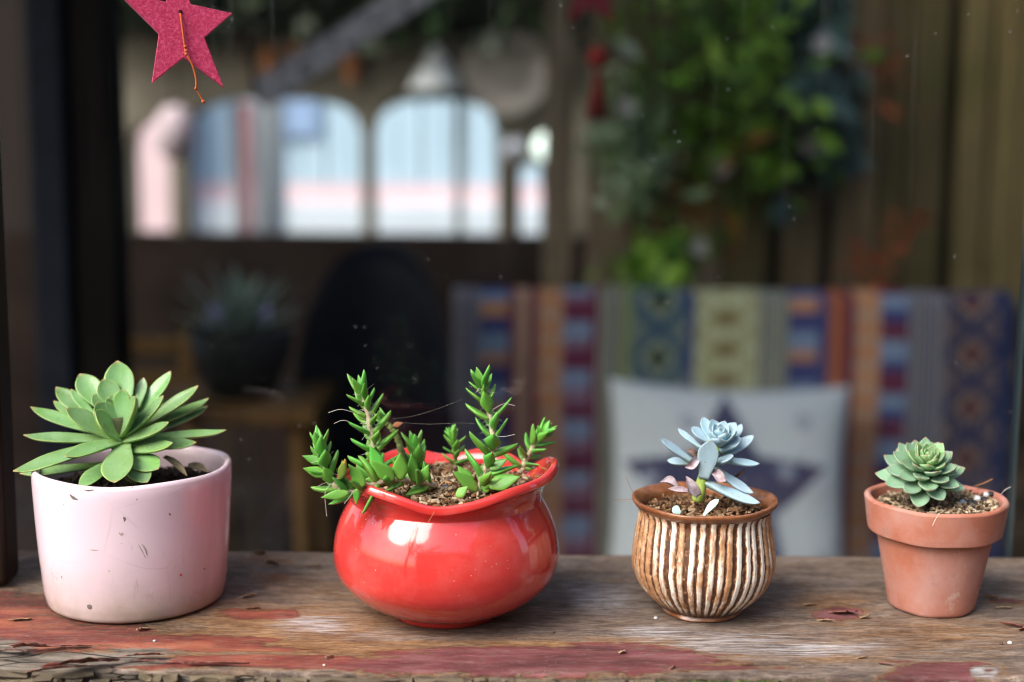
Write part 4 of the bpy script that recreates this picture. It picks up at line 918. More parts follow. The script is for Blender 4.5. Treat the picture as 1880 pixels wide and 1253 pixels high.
for k in range(2600):
    i = random.randrange(10); a, b = Vector((*star_px[i], 0)), Vector((*star_px[(i + 1) % 10], 0)); u = random.random(); q = a.lerp(b, u)
    if k % 3 == 0: q = Vector((random.gauss(330, 25), random.gauss(60, 35), 0)); 
    else: q += Vector((random.gauss(0, .4), random.gauss(0, .4), 0))
    if k % 3 == 0 and ((q.x - 330) ** 2 + (q.y - 55) ** 2) > 1500: continue
    p = sp_at(q.x, q.y) + nrm_s * .00005; d = Vector((random.gauss(0, 1), random.gauss(0, 1) - .6, random.gauss(0, 1))).normalized(); n = len(V); L = random.uniform(.0004, .0011); s = d.orthogonal().normalized() * .00004
    V += [p - s, p + s, p + d * L]; F.append((n, n + 1, n + 2))
tag(obj('felt_fibres', V, F, MAT_FELT, star, smooth=False), kind='stuff')
m = M('orange_cord', .75, .2); cw = m.n('ShaderNodeTexWave'); m.set('Vector', m.mp((1, 1, 1), rot=(0, .6, 0)), cw); cw.inputs['Scale'].default_value = 700; c = m.mix(cw.outputs['Fac'], (.38, .06, .015), (.72, .20, .07)); m.col(c); m.bump(cw.outputs['Fac'], .6, .0004); MAT_CORD = m.m
def cord(seq, r=.00055): return tube(spline([sp_at(x, y, -o) for x, y, o in seq], 18), r, 8)
obj('cord', *join([cord([(330, 24, -.001), (332, 30, .001), (336, 60, .0012), (339, 85, .0013), (341, 96, .0015)]), cord([(339, 97, .0015), (346, 106, .0018), (354, 122, .0018), (360, 145, .0016), (360, 163, .0015)]), cord([(360, 163, .0015), (366, 174, .0015), (373, 187, .0015)], .0004)]), MAT_CORD, star)
for (x, y, r) in [(340, 86, .00085), (342, 94, .0009), (342, 100, .0009), (359, 163, .0008), (373, 187, .0010)]: obj('knot', *ball(sp_at(x, y, -.0016), r, 12, 8), MAT_CORD, star)
hv, hf_ = ball(sp_at(331, 22, -.0002), (.0011, .0004, .0011), 12, 8); obj('hole', hv, hf_, flat('hole_dark', (.03, .004, .006)), star)
t0 = sp_at(322, -86); obj('hanging_thread', *tube([t0 + Vector((0, .002, -.003)), t0 + Vector((0, .01, .2)), Vector((t0.x, .79, 1.025))], .0005, 6), MAT_CORD, star)

# ================================================================== BEHIND THE GLASS
# ---- unseen roof, boarded and slatted to set the light below it
roof = thing('unseen_roof', (0, 3, 1.35), 'unseen timber roof, boarded on the left to shade and slatted over the bench to admit light', 'roof')
MAT_ROOF = wood_dark('roof_boards', (.05, .04, .03), (.11, .085, .06), .8)
for i in range(16):
    x = -2.6 + i * .34; wd = .337 if x < -.15 else .10; obj('roof_board', *box(x, x + wd, .62, 3.7 if x < -.15 else 4.7, 1.40, 1.425), MAT_ROOF, roof, smooth=False)
for y in (1.2, 2.3, 3.4, 4.5): bevel(obj('beam', *box(-2.6, 2.84, y - .05, y + .05, 1.27, 1.398), MAT_BEAM, roof, smooth=False), .005)

# ---- woven throw over a bench
kx0, kx1 = at(830, 700, 2.5).x, at(1862, 700, 2.5).x; kz1 = at(1350, 556, 2.5).z
def srgb(*c): return np.array([(x / 255) ** 2.2 for x in c])
def kilim(s, v):
    """s: photograph pixel across (830..1862), v: metres down from the top"""
    n = len(s); c = np.zeros((n, 3)); px_v = v / 2.5 * FPX
    def put(a, b, col): k = (s >= a) & (s < b); c[k] = col if np.ndim(col) == 1 else col[k]
    def blocks(per, ph, c1, c2, c3): 
        q = ((px_v + ph) / per) % 1; return np.where((q < .38)[:, None], c1, np.where((q < .72)[:, None], c2, c3))
    def thin(c1, c2, w=7): return np.where(((s / w) % 1 < .5)[:, None], c1, c2)
    def diam(a, b, per, bgc, c1, c2):
        u = np.abs((s - (a + b) / 2) / ((b - a) / 2)); q = np.abs(((px_v / per) % 1) - .5) * 2; d = u + q
        zig = ((s / 9).astype(int) + (px_v / 9).astype(int)) % 2
        return np.where((d < .42)[:, None], c1, np.where((d < .75)[:, None], c2, np.where(((d > 1.25) & (zig == 0))[:, None], c2, bgc)))
    GREY, NAVY, MAR, TAN, ORG = srgb(140, 138, 140), srgb(70, 74, 112), srgb(98, 56, 72), srgb(172, 146, 126), srgb(176, 132, 104)
    BLU, TEAL, CREAM, BRN, GRN, OLV = srgb(126, 142, 164), srgb(64, 84, 100), srgb(176, 180, 150), srgb(118, 100, 84), srgb(116, 128, 118), srgb(124, 134, 96)
    put(0, 3000, GREY)
    put(830, 880, thin(GREY, srgb(84, 84, 100), 9)); put(880, 932, blocks(95, 10, NAVY, BLU, ORG)); put(932, 946, MAR); put(946, 970, TAN); put(970, 986, MAR)
    put(986, 1034, np.where(((px_v / 46 % 1) < .55)[:, None], ORG, TAN)); put(1034, 1086, blocks(95, 40, MAR, BLU, srgb(128, 108, 124))); put(1086, 1100, MAR)
    put(1100, 1142, thin(srgb(158, 156, 140), srgb(70, 84, 88), 10)); put(1142, 1160, OLV); put(1160, 1262, diam(1160, 1262, 110, TEAL, srgb(44, 56, 42), srgb(128, 136, 120))); put(1262, 1276, NAVY)
    put(1276, 1390, diam(1276, 1390, 58, CREAM, BRN, srgb(142, 138, 98))); put(1390, 1450, thin(srgb(158, 156, 140), srgb(70, 84, 88), 10)); put(1450, 1500, blocks(95, 20, NAVY, BLU, ORG)); put(1500, 1520, NAVY)
    put(1520, 1550, srgb(150, 96, 74)); put(1550, 1570, MAR); put(1570, 1616, np.where(((px_v / 46 % 1) < .55)[:, None], ORG, TAN)); put(1616, 1666, blocks(95, 0, MAR, BLU, NAVY))
    put(1666, 1736, thin(srgb(140, 138, 134), srgb(66, 66, 92), 10)); put(1736, 1836, diam(1736, 1836, 100, srgb(50, 54, 78), srgb(76, 48, 56), srgb(118, 104, 94))); put(1836, 3000, srgb(48, 54, 80))
    sh = .74 + .30 * ((s / 11.0) % 1 < .55) + .16 * ((px_v / 7.0 + (s / 13).astype(int) * .5) % 1 < .5)
    g = c.mean(1, keepdims=True); return np.clip((g + (c - g) * 1.2) * sh[:, None] * 1.18, .004, .9)
m = M('kilim_weave', .95, .1); cc = m.attr('weave'); m.col(m.mix(m.math('MULTIPLY', m.noise(300, 3), .35), cc, (.02, .02, .025))); m.bump(m.noise(1, 3, vec=m.mp((900, 900, 260))), .5, .002); MAT_KIL = m.m
bench = thing('bench', (.42, 2.45, GROUND_Z), 'wooden bench behind the glass, covered by a striped woven throw', 'bench')
SEATZ = GROUND_Z + .42
for k in range(4): bevel(obj('back_slat', *box(kx0 + .01, kx1 + .1, 2.535, 2.56, kz1 - .10 - k * .13, kz1 - .01 - k * .13), MAT_BEAM, bench, smooth=False), .004)
for k in range(4): bevel(obj('seat_slat', *box(kx0 - .02, kx1 + .1, 2.00 + k * .125, 2.115 + k * .125, SEATZ - .03, SEATZ - .004), MAT_BEAM, bench, smooth=False), .004)
for x in (kx0 + .02, kx1 + .04):
    bevel(obj('leg', *box(x, x + .05, 2.02, 2.07, GROUND_Z + .034, SEATZ - .031), MAT_BEAM, bench, smooth=False), .004); bevel(obj('leg', *box(x, x + .05, 2.561, 2.60, GROUND_Z + .034, kz1 - .02), MAT_BEAM, bench, smooth=False), .004)
# throw: seat front hem -> seat -> up the back -> over the top -> down behind
path = spline([(0, 1.985, SEATZ - .16), (0, 1.985, SEATZ - .02), (0, 2.0, SEATZ + .004), (0, 2.30, SEATZ + .008), (0, 2.47, SEATZ + .012), (0, 2.512, SEATZ + .06), (0, 2.515, kz1 - .2), (0, 2.52, kz1 - .01), (0, 2.545, kz1 + .006), (0, 2.575, kz1 - .01), (0, 2.578, kz1 - .3)], 220)
nxk = 420; V, T, Vv = [], [], []
topi = max(range(len(path)), key=lambda i: path[i].z); acc = [0]
for i in range(1, len(path)): acc.append(acc[-1] + (path[i] - path[i - 1]).length)
sarr, varr = [], []
for i, p in enumerate(path):
    for j in range(nxk):
        u = j / (nxk - 1); x = kx0 + (kx1 - kx0) * u
        w = .006 * noise.noise(Vector((x * 5, p.z * 2.5, 3))) + .003 * noise.noise(Vector((x * 16, p.z * 3, 8)))
        V.append((x + .004 * noise.noise(Vector((p.z * 6, x * 2, 1))), p.y - abs(w) if i < topi else p.y + abs(w), p.z + (.004 * noise.noise(Vector((x * 7, 0, 4))) if i > 60 else 0)))
        sarr.append(830 + 1032 * u); varr.append(abs(acc[topi] - acc[i]))
Fk = [(i * nxk + j, i * nxk + j + 1, (i + 1) * nxk + j + 1, (i + 1) * nxk + j) for i in range(len(path) - 1) for j in range(nxk - 1)]
ko = obj('woven_throw', V, Fk, MAT_KIL, attrs={'weave': kilim(np.array(sarr), np.array(varr))}, origin=((kx0 + kx1) / 2, 2.5, SEATZ))
tag(ko, 'striped multicoloured woven throw draped over the bench', 'throw blanket')

# ---- cushion with a blue star
cw_, ch_ = at(1582, 800, 2.24).x - at(1112, 800, 2.24).x, .40
cc0 = at(1362, 728, 2.24); cz0 = cc0.z - ch_ / 2
def in_star(x, y, R, r, rot=0.0):
    a = (np.arctan2(x, y) + rot) % (2 * np.pi / 5); a = np.minimum(a, 2 * np.pi / 5 - a); d = np.hypot(x, y)
    p1, p2 = np.array([0, R]), np.array([r * math.sin(math.pi / 5), r * math.cos(math.pi / 5)])
    qx, qy = d * np.sin(a), d * np.cos(a); e = p2 - p1
    return (e[0] * (qy - p1[1]) - e[1] * (qx - p1[0])) < 0
n = 130; V, A, F = [], [], []
for side in (0, 1):
    for j in range(n + 1):
        for i in range(n + 1):
            u, v = 2 * i / n - 1, 2 * j / n - 1
            th = .055 * ((1 - u ** 4) * (1 - v ** 4)) ** .55 + .0015
            pin = 1 - .055 * (1 - abs(u) ** 2) * 0 ; ex_ = 1 - .06 * (1 - v * v) * abs(u) ** 3; ez_ = 1 - .07 * (1 - u * u) * abs(v) ** 3
            wr = .004 * noise.noise(Vector((u * 3, v * 3, side * 5 + 2))) + .002 * noise.noise(Vector((u * 9, v * 6, side * 5)))
            V.append(Vector((u * cw_ / 2 * ex_, (-1 if side == 0 else 1) * (th + wr * (1 - max(abs(u), abs(v)) ** 6)), v * ch_ / 2 * ez_)))
            A.append((u * cw_ / 2, v * ch_ / 2, side))
    o = side * (n + 1) ** 2
    for j in range(n):
        for i in range(n):
            a = o + j * (n + 1) + i; q = (a, a + 1, a + n + 2, a + n + 1); F.append(q if side == 0 else q[::-1])
A = np.array(A); sx, sz = A[:, 0], A[:, 1]
lin, nav, dim = srgb(182, 191, 195), srgb(14, 22, 74), srgb(138, 146, 162)
C = np.tile(lin, (len(A), 1)); st1 = in_star(sx + .012, sz - .002, .186, .090); C[st1] = nav
for (a, b) in ((-.075, .13), (.12, .135), (.09, .05), (-.14, .03), (-.13, -.14), (.15, -.1)): C[in_star(sx - a, sz - b, .020, .010, .3)] = dim
k = st1 & (np.hypot((sx - .03) / .05, (sz + .02) / .02) < 1); C[k] = nav * .8 + dim * .2
m = M('linen_cushion', .95, .1); m.col(m.mix(.12, m.attr('print'), m.ramp(m.noise(200, 4), [(.3, (.25, .25, .25)), (.7, (.7, .7, .7))]))); m.bump(m.noise(500, 4), .5, .001); MAT_CUSH = m.m
R = Matrix.Translation((cc0.x, 2.24 + .12, cz0)) @ Matrix.Rotation(rad(-14), 4, 'X') @ Matrix.Rotation(rad(1.5), 4, 'Y')
cu = bpy.data.objects.new('cushion', mesh('cushion', V, F, MAT_CUSH, attrs={'print': C})); link(cu); cu.matrix_basis = R
tag(cu, 'off-white linen cushion with a big navy star leaning on the throw', 'cushion')

# ---- plank fence behind the bench
def plank_mat():
    m = M('old_plank', .85, .2); r = m.objrand(); g = m.noise(1, 7, .65, vec=m.mp((55, 55, 3.2)), dist=.8)
    base = m.ramp(r, [(0, (.20, .155, .065)), (.25, (.23, .165, .085)), (.45, (.12, .095, .04)), (.62, (.30, .235, .17)), (.8, (.16, .095, .05)), (.9, (.24, .19, .09))], 'CONSTANT')
    c = m.mix(m.ramp(g, [(.34, .6), (.62, 0)]), base, (.03, .024, .012)); c = m.mix(m.ramp(m.noise(3, 5), [(.55, 0), (.7, .6)]), c, (.06, .075, .02)); m.col(c); m.bump(g, .5, .004); return m.m
MAT_PLANK = plank_mat()
fence = thing('plank_fence', (1.0, 3.1, GROUND_Z), 'tall weathered upright plank fence behind the woven throw', 'fence')
fx = at(1000, 300, 3.1).x; i = 0; rnd = random.Random(21)
while fx < 1.75:
    w = rnd.uniform(.055, .10); y = 3.1 + rnd.uniform(-.012, .012)
    bevel(obj('plank', *box(fx, fx + w, y, y + .022, GROUND_Z + .03, 1.12 + rnd.uniform(-.03, .03)), MAT_PLANK, fence, smooth=False), .003); fx += w + rnd.choice((.004, .008, .016, .03))
for z in (-.5, .8): obj('rail', *box(.05, 1.75, 3.125, 3.17, z, z + .07), MAT_BEAM, fence, smooth=False)
# dark backing wall behind the gaps
tag(obj('back_wall', *box(.23, 2.4, 3.30, 3.36, GROUND_Z + .021, 1.26), flat('dark_wall', (.012, .011, .007)), smooth=False), 'dark wall seen through gaps of the plank fence', 'wall')
tag(obj('side_wall', *box(2.42, 2.48, .95, 4.6, GROUND_Z, 1.26), flat('side_wall_boards', (.10, .085, .05)), smooth=False), 'plain board side wall right of the bench', 'wall')

# ---- foliage
def leaf_cloud(pts, size, asp=.5):
    V, F = [], []
    for p in pts:
        d = Vector((random.gauss(0, 1), random.gauss(0, 1), random.gauss(-.3, .8))).normalized(); s = d.orthogonal().normalized(); s.rotate(Quaternion(d, random.uniform(0, 6.28))); nn = d.cross(s); L = size * random.uniform(.6, 1.4); w = L * asp; n = len(V)
        V += [p, p + d * L * .5 + s * w * .5 + nn * L * .08, p + d * L, p + d * L * .5 - s * w * .5 + nn * L * .08]; F += [(n, n + 1, n + 2), (n, n + 2, n + 3)]
    return V, F
def fol_mat(name, c1, c2, c3):
    m = M(name, .45, .4); g = m.n('ShaderNodeNewGeometry').outputs['Random Per Island']; m.col(m.ramp(g, [(0, c1), (.5, c2), (1, c3)])); return m.m
FG1 = fol_mat('vine_leaf', (.045, .12, .006), (.115, .27, .014), (.22, .40, .03)); FG2 = fol_mat('pale_vine_leaf', (.12, .20, .08), (.22, .32, .15), (.36, .44, .30)); FG3 = fol_mat('teal_leaf', (.018, .045, .045), (.035, .08, .075), (.06, .12, .11))
FG4 = fol_mat('autumn_leaf', (.16, .07, .015), (.24, .12, .02), (.10, .10, .02)); FGD = fol_mat('hedge_leaf', (.006, .016, .006), (.018, .038, .012), (.03, .055, .018))
MAT_VSTEM = flat('vine_stem', (.06, .045, .025)); m = M('white_petal', .6, .3); m.col((.42, .41, .40)); MAT_PETAL = m.m
m = M('lilac_petal', .6, .3); m.col((.30, .28, .62)); MAT_LILAC = m.m
def flower(parent, c, r, mat):
    V, F = [], []
    for k in range(5):
        a = k * 1.2566 + c.x * 9; d = Vector((math.cos(a), -.3, math.sin(a))).normalized(); s = Vector((-math.sin(a), 0, math.cos(a))); n = len(V)
        V += [c, c + d * r * .6 + s * r * .42, c + d * r + Vector((0, -.1 * r, 0)), c + d * r * .6 - s * r * .42]; F += [(n, n + 1, n + 2, n + 3)]
    b = ball(c + Vector((0, -.1 * r, 0)), r * .22, 8, 5); V, F = join([(V, F), b]); return obj('flower', V, F, mat, parent)
def hanging(label, D, blobs_, mat, size, top, flowers=(), asp=.5, fm=None):
    r0 = at(*top, D); t = thing('hanging_plant', (r0.x, D, 1.25), label, 'hanging plant'); pts = []; stems = []
    for (x, y, rx, ry, n) in blobs_:
        c = at(x, y, D); sx_, sz_ = rx * D / FPX, ry * D / FPX; q = c + Vector((0, 0, sz_))
        stems.append(tube(spline([(r0.x + random.uniform(-.05, .05), D, 1.26), (q.x * .6 + r0.x * .4, D, max(q.z + .1, .5)), q, c - Vector((0, 0, sz_ * .7))], 10), .004, 6))
        for _ in range(n):
            d = Vector((random.gauss(0, .55), random.gauss(0, .55), random.gauss(0, .55))); pts.append(c + Vector((d.x * sx_, d.y * .13, d.z * sz_)))
    obj('stems', *join(stems), MAT_VSTEM, t); obj('foliage', *leaf_cloud(pts, size, asp), mat, t, smooth=False)
    for (x, y, r) in flowers: flower(t, at(x, y, D - .12), r * D / FPX, fm or MAT_PETAL)
    return t
random.seed(4)
hanging('green leafy hanging plant with white flowers in front of the fence', 2.9, [(1290, 110, 120, 150, 260), (1390, 210, 100, 110, 260), (1280, 320, 110, 100, 150), (1320, 40, 150, 90, 190), (1230, 200, 80, 110, 110), (1400, 330, 70, 60, 30)], FG1, .052, (1300, -60), [(1322, 306, 22), (1508, 80, 20)])
hanging('pale green hanging plant at the left of the leafy group', 2.75, [(1155, 230, 50, 100, 110), (1185, 300, 60, 90, 90), (1140, 290, 40, 70, 40)], FG2, .05, (1180, -60), [(1150, 195, 18)])
hanging('dark teal hanging plant beside the white flowers', 2.98, [(1480, 90, 50, 140, 170), (1490, 210, 45, 90, 130), (1500, 260, 35, 60, 50)], FG3, .09, (1480, -60), [(1488, 262, 24)], .6)
hanging('reddish brown leaved hanging plant low in the leafy group', 2.85, [(1290, 360, 70, 50, 50), (1330, 280, 60, 60, 36), (1240, 320, 40, 40, 20)], FG4, .055, (1300, -60))
hanging('low bright green trailing plant just above the throw', 2.8, [(1190, 490, 55, 34, 70), (1250, 460, 50, 40, 36)], FG1, .06, (1200, -60), [(1285, 455, 18)])
# red twigs in front of the fence
for k, (x, y) in enumerate([(1655, 425), (1595, 490), (1625, 130)]):
    c = at(x, y, 2.95); v, f = leaf_cloud([c + Vector((random.gauss(0, .025), random.gauss(0, .01), random.gauss(0, .03))) for _ in range(22)], .04)
    tag(obj('dried_flower', v, f, flat('rust_petal', (.30, .075, .03)), smooth=False, origin=c), ['rusty dried flower bunch on the fence, rightmost low one', 'rusty dried flower bunch on the fence just above the throw', 'rusty dried flower bunch high on the fence'][k], 'dried flower')

# ---- arcade at the far end with bright openings
AD = 4.8; MAT_PLAS = M('beige_plaster', .85, .2); c = MAT_PLAS.ramp(MAT_PLAS.noise(5, 6), [(.3, (.15, .132, .098)), (.7, (.27, .245, .19))]); MAT_PLAS.col(c); MAT_PLAS.bump(MAT_PLAS.noise(60, 5), .4, .01); MAT_PLAS = MAT_PLAS.m
arc = thing('arcade_wall', (at(640, 430, AD).x, AD, GROUND_Z), 'beige plastered arcade wall with scalloped openings at the far end', 'wall')
TH = .14
def slab(name, poly, mat, y0, y1, parent):
    """outline (x, z) extruded between y0 and y1"""
    n = len(poly); V = [(x, y0, z) for x, z in poly] + [(x, y1, z) for x, z in poly]
    F = [tuple(range(n))[::-1], tuple(range(n, 2 * n))] + [(i, (i + 1) % n, n + (i + 1) % n, n + i) for i in range(n)]
    bm = bmesh.new(); vs = [bm.verts.new(p) for p in V]
    for f in F: bm.faces.new([vs[i] for i in f])
    bmesh.ops.recalc_face_normals(bm, faces=bm.faces[:]); bmesh.ops.triangulate(bm, faces=[f for f in bm.faces if len(f.verts) > 4]); me = bpy.data.meshes.new(name); bm.to_mesh(me); bm.free(); me.materials.append(mat)
    o = bpy.data.objects.new(name, me); link(o, parent); return o
X = lambda x: at(x, 300, AD).x
Z = lambda y: at(640, y, AD).z
ztop, zbot = Z(66), Z(431)
opens = [(236, 312, 228, .9), (338, 664, 182, .75), (684, 912, 182, .8), (940, 1046, 300, .9)]
prevx = 165
for k, (a, b, t_, sq) in enumerate(opens):
    slab('column', [(X(prevx), Z(431)), (X(a), Z(431)), (X(a), Z(t_ + 60)), (X(prevx), Z(t_ + 60))], MAT_PLAS, AD, AD + TH, arc)
    pts = []
    for q in range(25):
        u = q / 24 * 2 - 1; hh = (1 - abs(u) ** 3.2) ** (1 / 2.2); pts.append((X((a + b) / 2 + (b - a) / 2 * u), Z(t_ + 60 - 60 * hh)))
    slab('arch', [(X(prevx) , Z(t_ + 60) + .0005)] + pts + [(X(b), Z(150)), (X(b), ztop), (X(prevx), ztop)], MAT_PLAS, AD, AD + TH, arc); prevx = b
slab('column', [(X(prevx), Z(431)), (X(1120), Z(431)), (X(1120), ztop), (X(prevx), ztop)], MAT_PLAS, AD, AD + TH, arc)
MAT_BASE = flat('dark_base_plaster', (.018, .013, .011), .9, .3, 6, .03)
obj('base', *box(X(-200), X(1120), AD - .02, AD + TH, GROUND_Z + .03, zbot - .002), MAT_BASE, arc, smooth=False)
bevel(obj('mullion', *box(X(834), X(850), AD + .03, AD + .08, zbot, Z(186)), flat('grey_frame', (.25, .27, .27)), arc, smooth=False), .004)
bevel(obj('mullion', *box(X(425), X(437), AD + .03, AD + .08, zbot, Z(190)), flat('grey_frame_b', (.3, .30, .32)), arc, smooth=False), .004)
tag(obj('far_wall', *box(-3.2, X(164), AD, AD + .14, GROUND_Z, 1.26), flat('brown_wall', (.022, .017, .015)), smooth=False), 'dark brown wall left of the arcade', 'wall')
# dark climbing leaves above the arcade
pts = [Vector((random.uniform(X(165), X(1120)), AD - .12 + random.uniform(-.08, .08), random.uniform(ztop + .0, 1.26))) for _ in range(1500)]
hd = thing('climbing_plant', (X(640), AD, ztop), 'dark green climbing plant along the top of the arcade', 'climber')
obj('foliage', *leaf_cloud(pts, .10, .6), FGD, hd, smooth=False); obj('stems', *join([tube([(X(200 + 150 * k), AD - .1, ztop), (X(260 + 150 * k), AD - .12, .9), (X(230 + 150 * k), AD - .1, 1.25)], .008, 6) for k in range(6)]), MAT_VSTEM, hd)
tag(obj('transom_wall', *box(X(165), X(1120), AD + .05, AD + .13, ztop + .003, 1.27), flat('transom_dark', (.02, .026, .018)), smooth=False), 'dark wall strip above the arcade behind the climbing plant', 'wall')
# ornaments hung on the arcade
pa_ = at(932, 132, AD - .04); v, f = lathe([(.001, 0), (.06, .004), (.115, .012), (.14, .028), (.143, .03), (.138, .034), (.11, .02), (.001, .01)], 48)
v = [Vector((q[0], -q[2] + pa_.y, q[1])) + Vector((pa_.x, 0, pa_.z)) for q in v]; tag(obj('wall_plate', v, f, flat('lilac_straw', (.36, .33, .30), .7, .2, 10)), 'round straw plate on the arcade band', 'wall plate')
for k, (x, y) in enumerate([(645, 112), (1025, 118), (545, 100), (495, 110)]):
    c = at(x, y, AD - .05); v, f = join([ball(c, (.028, .028, .04), 12, 8), ball(c - Vector((0, 0, .05)), (.02, .02, .03), 10, 6)])
    tag(obj('lantern', v, f, flat('orange_paper', (.55, .22, .09)), origin=c), ['small orange paper lantern left of the pale triangular pendant', 'small orange paper lantern at the right end of the arcade band', 'small orange paper lantern above the widest opening', 'small orange paper lantern at the top of the white post'][k], 'lantern')
c = at(800, 135, AD - .05); v, f = lathe([(.002, .09), (.035, .05), (.08, -.03), (.10, -.06), (.092, -.058), (.03, .04), (.001, .08)], 24); tag(obj('pendant_shade', [Vector(q) + c for q in v], f, flat('pale_blue_paper', (.62, .68, .70)), origin=c), 'pale triangular pendant shade hanging before the arcade', 'lamp shade')
# bright garden beyond: pale house, pink band, white ledge, posts
BD = 7.4
house = thing('pale_house', (at(640, 300, BD).x, BD, GROUND_Z), 'bright pale house with pink band seen through the arcade', 'building')
hw = lambda x, y: at(x, y, BD)
MAT_HW = flat('pale_blue_render', (.46, .62, .72), .8, .05, 2); MAT_PINKB = flat('pink_band', (.72, .54, .56), .8, .1, 3); MAT_WHT = flat('white_ledge', (.60, .68, .74), .7, .04, 3); MAT_PW = flat('pale_pink_render', (.74, .56, .58), .8, .08, 2)
hx0, hx1 = hw(338, 300).x, hw(1300, 300).x; zA, zB = hw(640, 374).z, hw(640, 338).z
ww = 0
for k in range(22):
    xa = hx0 + (hx1 - hx0) * k / 22; xb = hx0 + (hx1 - hx0) * (k + 1) / 22 - .012
    obj('wall_panel', *box(xa, xb, BD + (.0 if k % 2 else .012), BD + .3, zB + .002, 2.6), MAT_HW, house, smooth=False)
obj('band', *box(hx0, hx1, BD - .02, BD + .28, zA + .002, zB), MAT_PINKB, house, smooth=False)
bevel(obj('ledge', *box(hx0, hx1, BD - .10, BD + .25, hw(640, 432).z, zA), MAT_WHT, house, smooth=False), .01)
obj('plinth', *box(hx0, hx1, BD - .02, BD + .25, GROUND_Z, hw(640, 432).z - .002), MAT_PW, house, smooth=False)
obj('side_wing', *box(hw(-150, 300).x, hx0 - .004, BD - .3, BD + .1, GROUND_Z, 2.4), MAT_PW, house, smooth=False)
wv = at(545, 225, BD - .03); obj('window', *box(wv.x - .12, wv.x + .10, BD - .03, BD - .001, wv.z - .07, wv.z + .15), flat('blue_window', (.30, .42, .62), .2), house, smooth=False)
wp = thing('garden_post', (at(492, 300, 5.6).x, 5.6, GROUND_Z), 'thick white garden post beyond the widest arcade opening', 'post')
bevel(obj('shaft', *box(at(468, 300, 5.6).x, at(518, 300, 5.6).x, 5.6, 5.72, GROUND_Z, at(640, 168, 5.6).z), MAT_WHT, wp, smooth=False), .01); bevel(obj('cap', *box(at(462, 300, 5.6).x, at(524, 300, 5.6).x, 5.58, 5.74, at(640, 168, 5.6).z + .001, at(640, 150, 5.6).z), MAT_WHT, wp, smooth=False), .01)
rpst = thing('garden_post', (at(452, 300, 6.2).x, 6.2, GROUND_Z), 'slim dull red garden post left of the white post', 'post')
bevel(obj('shaft', *box(at(440, 300, 6.2).x, at(462, 300, 6.2).x, 6.2, 6.26, GROUND_Z, at(640, 190, 6.2).z), flat('dull_red', (.42, .22, .24)), rpst, smooth=False), .006)
for k, (x, y, r, D, col_) in enumerate([(1006, 270, 27, 4.6, (.82, .9, .85)), (945, 276, 22, 4.6, (.42, .45, .52))]):
    c = at(x, y, D); rr = r * D / FPX; g = thing('globe_lamp', (c.x, D, GROUND_Z), ['glowing white glass globe lamp above the rightmost arcade opening', 'grey glass globe lamp left of the white globe lamp'][k], 'lamp')
    mm = M('globe_glass', .12, .6); mm.col(col_)
    if k == 0: mm.set('Emission Color', (.8, 1, .9)); mm.set('Emission Strength', .55)
    obj('globe', *ball(c, rr, 24, 16), mm.m, g); obj('pole', *tube([(c.x, D, GROUND_Z), c - Vector((0, 0, rr * .95))], .02, 10), MAT_BASE, g)
pl_ = at(322, 245, AD - .25); lan = thing('paper_lantern', pl_, 'pale pink oval paper lantern between the two left openings', 'lantern'); obj('shade', *ball(pl_, (.068, .068, .088), 20, 14), flat('pink_paper', (.72, .58, .62)), lan); obj('cord', *tube([pl_ + Vector((0, 0, .085)), (pl_.x, pl_.y, 1.26)], .003, 6), MAT_BLACKWOOD, lan)

# ---- furniture in the dark left half
ps = thing('corner_cupboard', (at(150, 500, 1.6).x, 1.6, GROUND_Z), 'tall black brown cupboard just behind the glass on the left', 'cupboard')
xa, xm, xb = at(60, 500, 1.86).x, at(128, 500, 1.86).x, at(240, 500, 1.95).x
bevel(obj('side_panel', *box(xa, xm - .001, 1.86, 1.95, GROUND_Z + .034, 1.2), flat('blue_black_paint', (.010, .012, .018), .6, .2, 30, .05), ps, smooth=False), .006); bevel(obj('door', *box(xm, xb, 1.875, 1.95, GROUND_Z + .06, 1.18), MAT_BLACKWOOD, ps, smooth=False), .006); bevel(obj('plinth', *box(xm, xb, 1.89, 1.94, GROUND_Z + .034, GROUND_Z + .059), MAT_BLACKWOOD, ps, smooth=False), .002)
ch = thing('wooden_chair', (at(220, 800, 2.5).x, 2.5, GROUND_Z), 'ochre wooden chair behind the pink pot', 'chair')
c1, c2 = at(105, 640, 2.5), at(330, 712, 2.5)
for (y0, y1) in ((622, 650), (684, 712)): bevel(obj('back_rail', *box(c1.x, c2.x, 2.5, 2.525, at(200, y1, 2.5).z, at(200, y0, 2.5).z), MAT_OCHRE, ch, smooth=False), .006)
for x in (c1.x - .03, c2.x + .001): bevel(obj('leg', *box(x, x + .028, 2.498, 2.527, GROUND_Z + .034, at(200, 612, 2.5).z), MAT_OCHRE, ch, smooth=False), .005)
bevel(obj('seat', *box(c1.x - .03, c2.x + .03, 2.53, 2.9, GROUND_Z + .44, GROUND_Z + .47), MAT_OCHRE, ch, smooth=False), .006)
for x in (c1.x - .03, c2.x + .001): bevel(obj('leg', *box(x, x + .028, 2.86, 2.89, GROUND_Z + .034, GROUND_Z + .439), MAT_OCHRE, ch, smooth=False), .005)
st_ = thing('plant_stand', (at(500, 800, 2.1).x, 2.15, GROUND_Z), 'ochre wooden plant stand carrying the spiky plant', 'stand')
tz = at(450, 735, 2.1).z; sc = at(445, 735, 2.15)
bevel(obj('top', *box(sc.x - .13, sc.x + .13, 2.02, 2.28, tz - .025, tz), MAT_OCHRE, st_, smooth=False), .005)
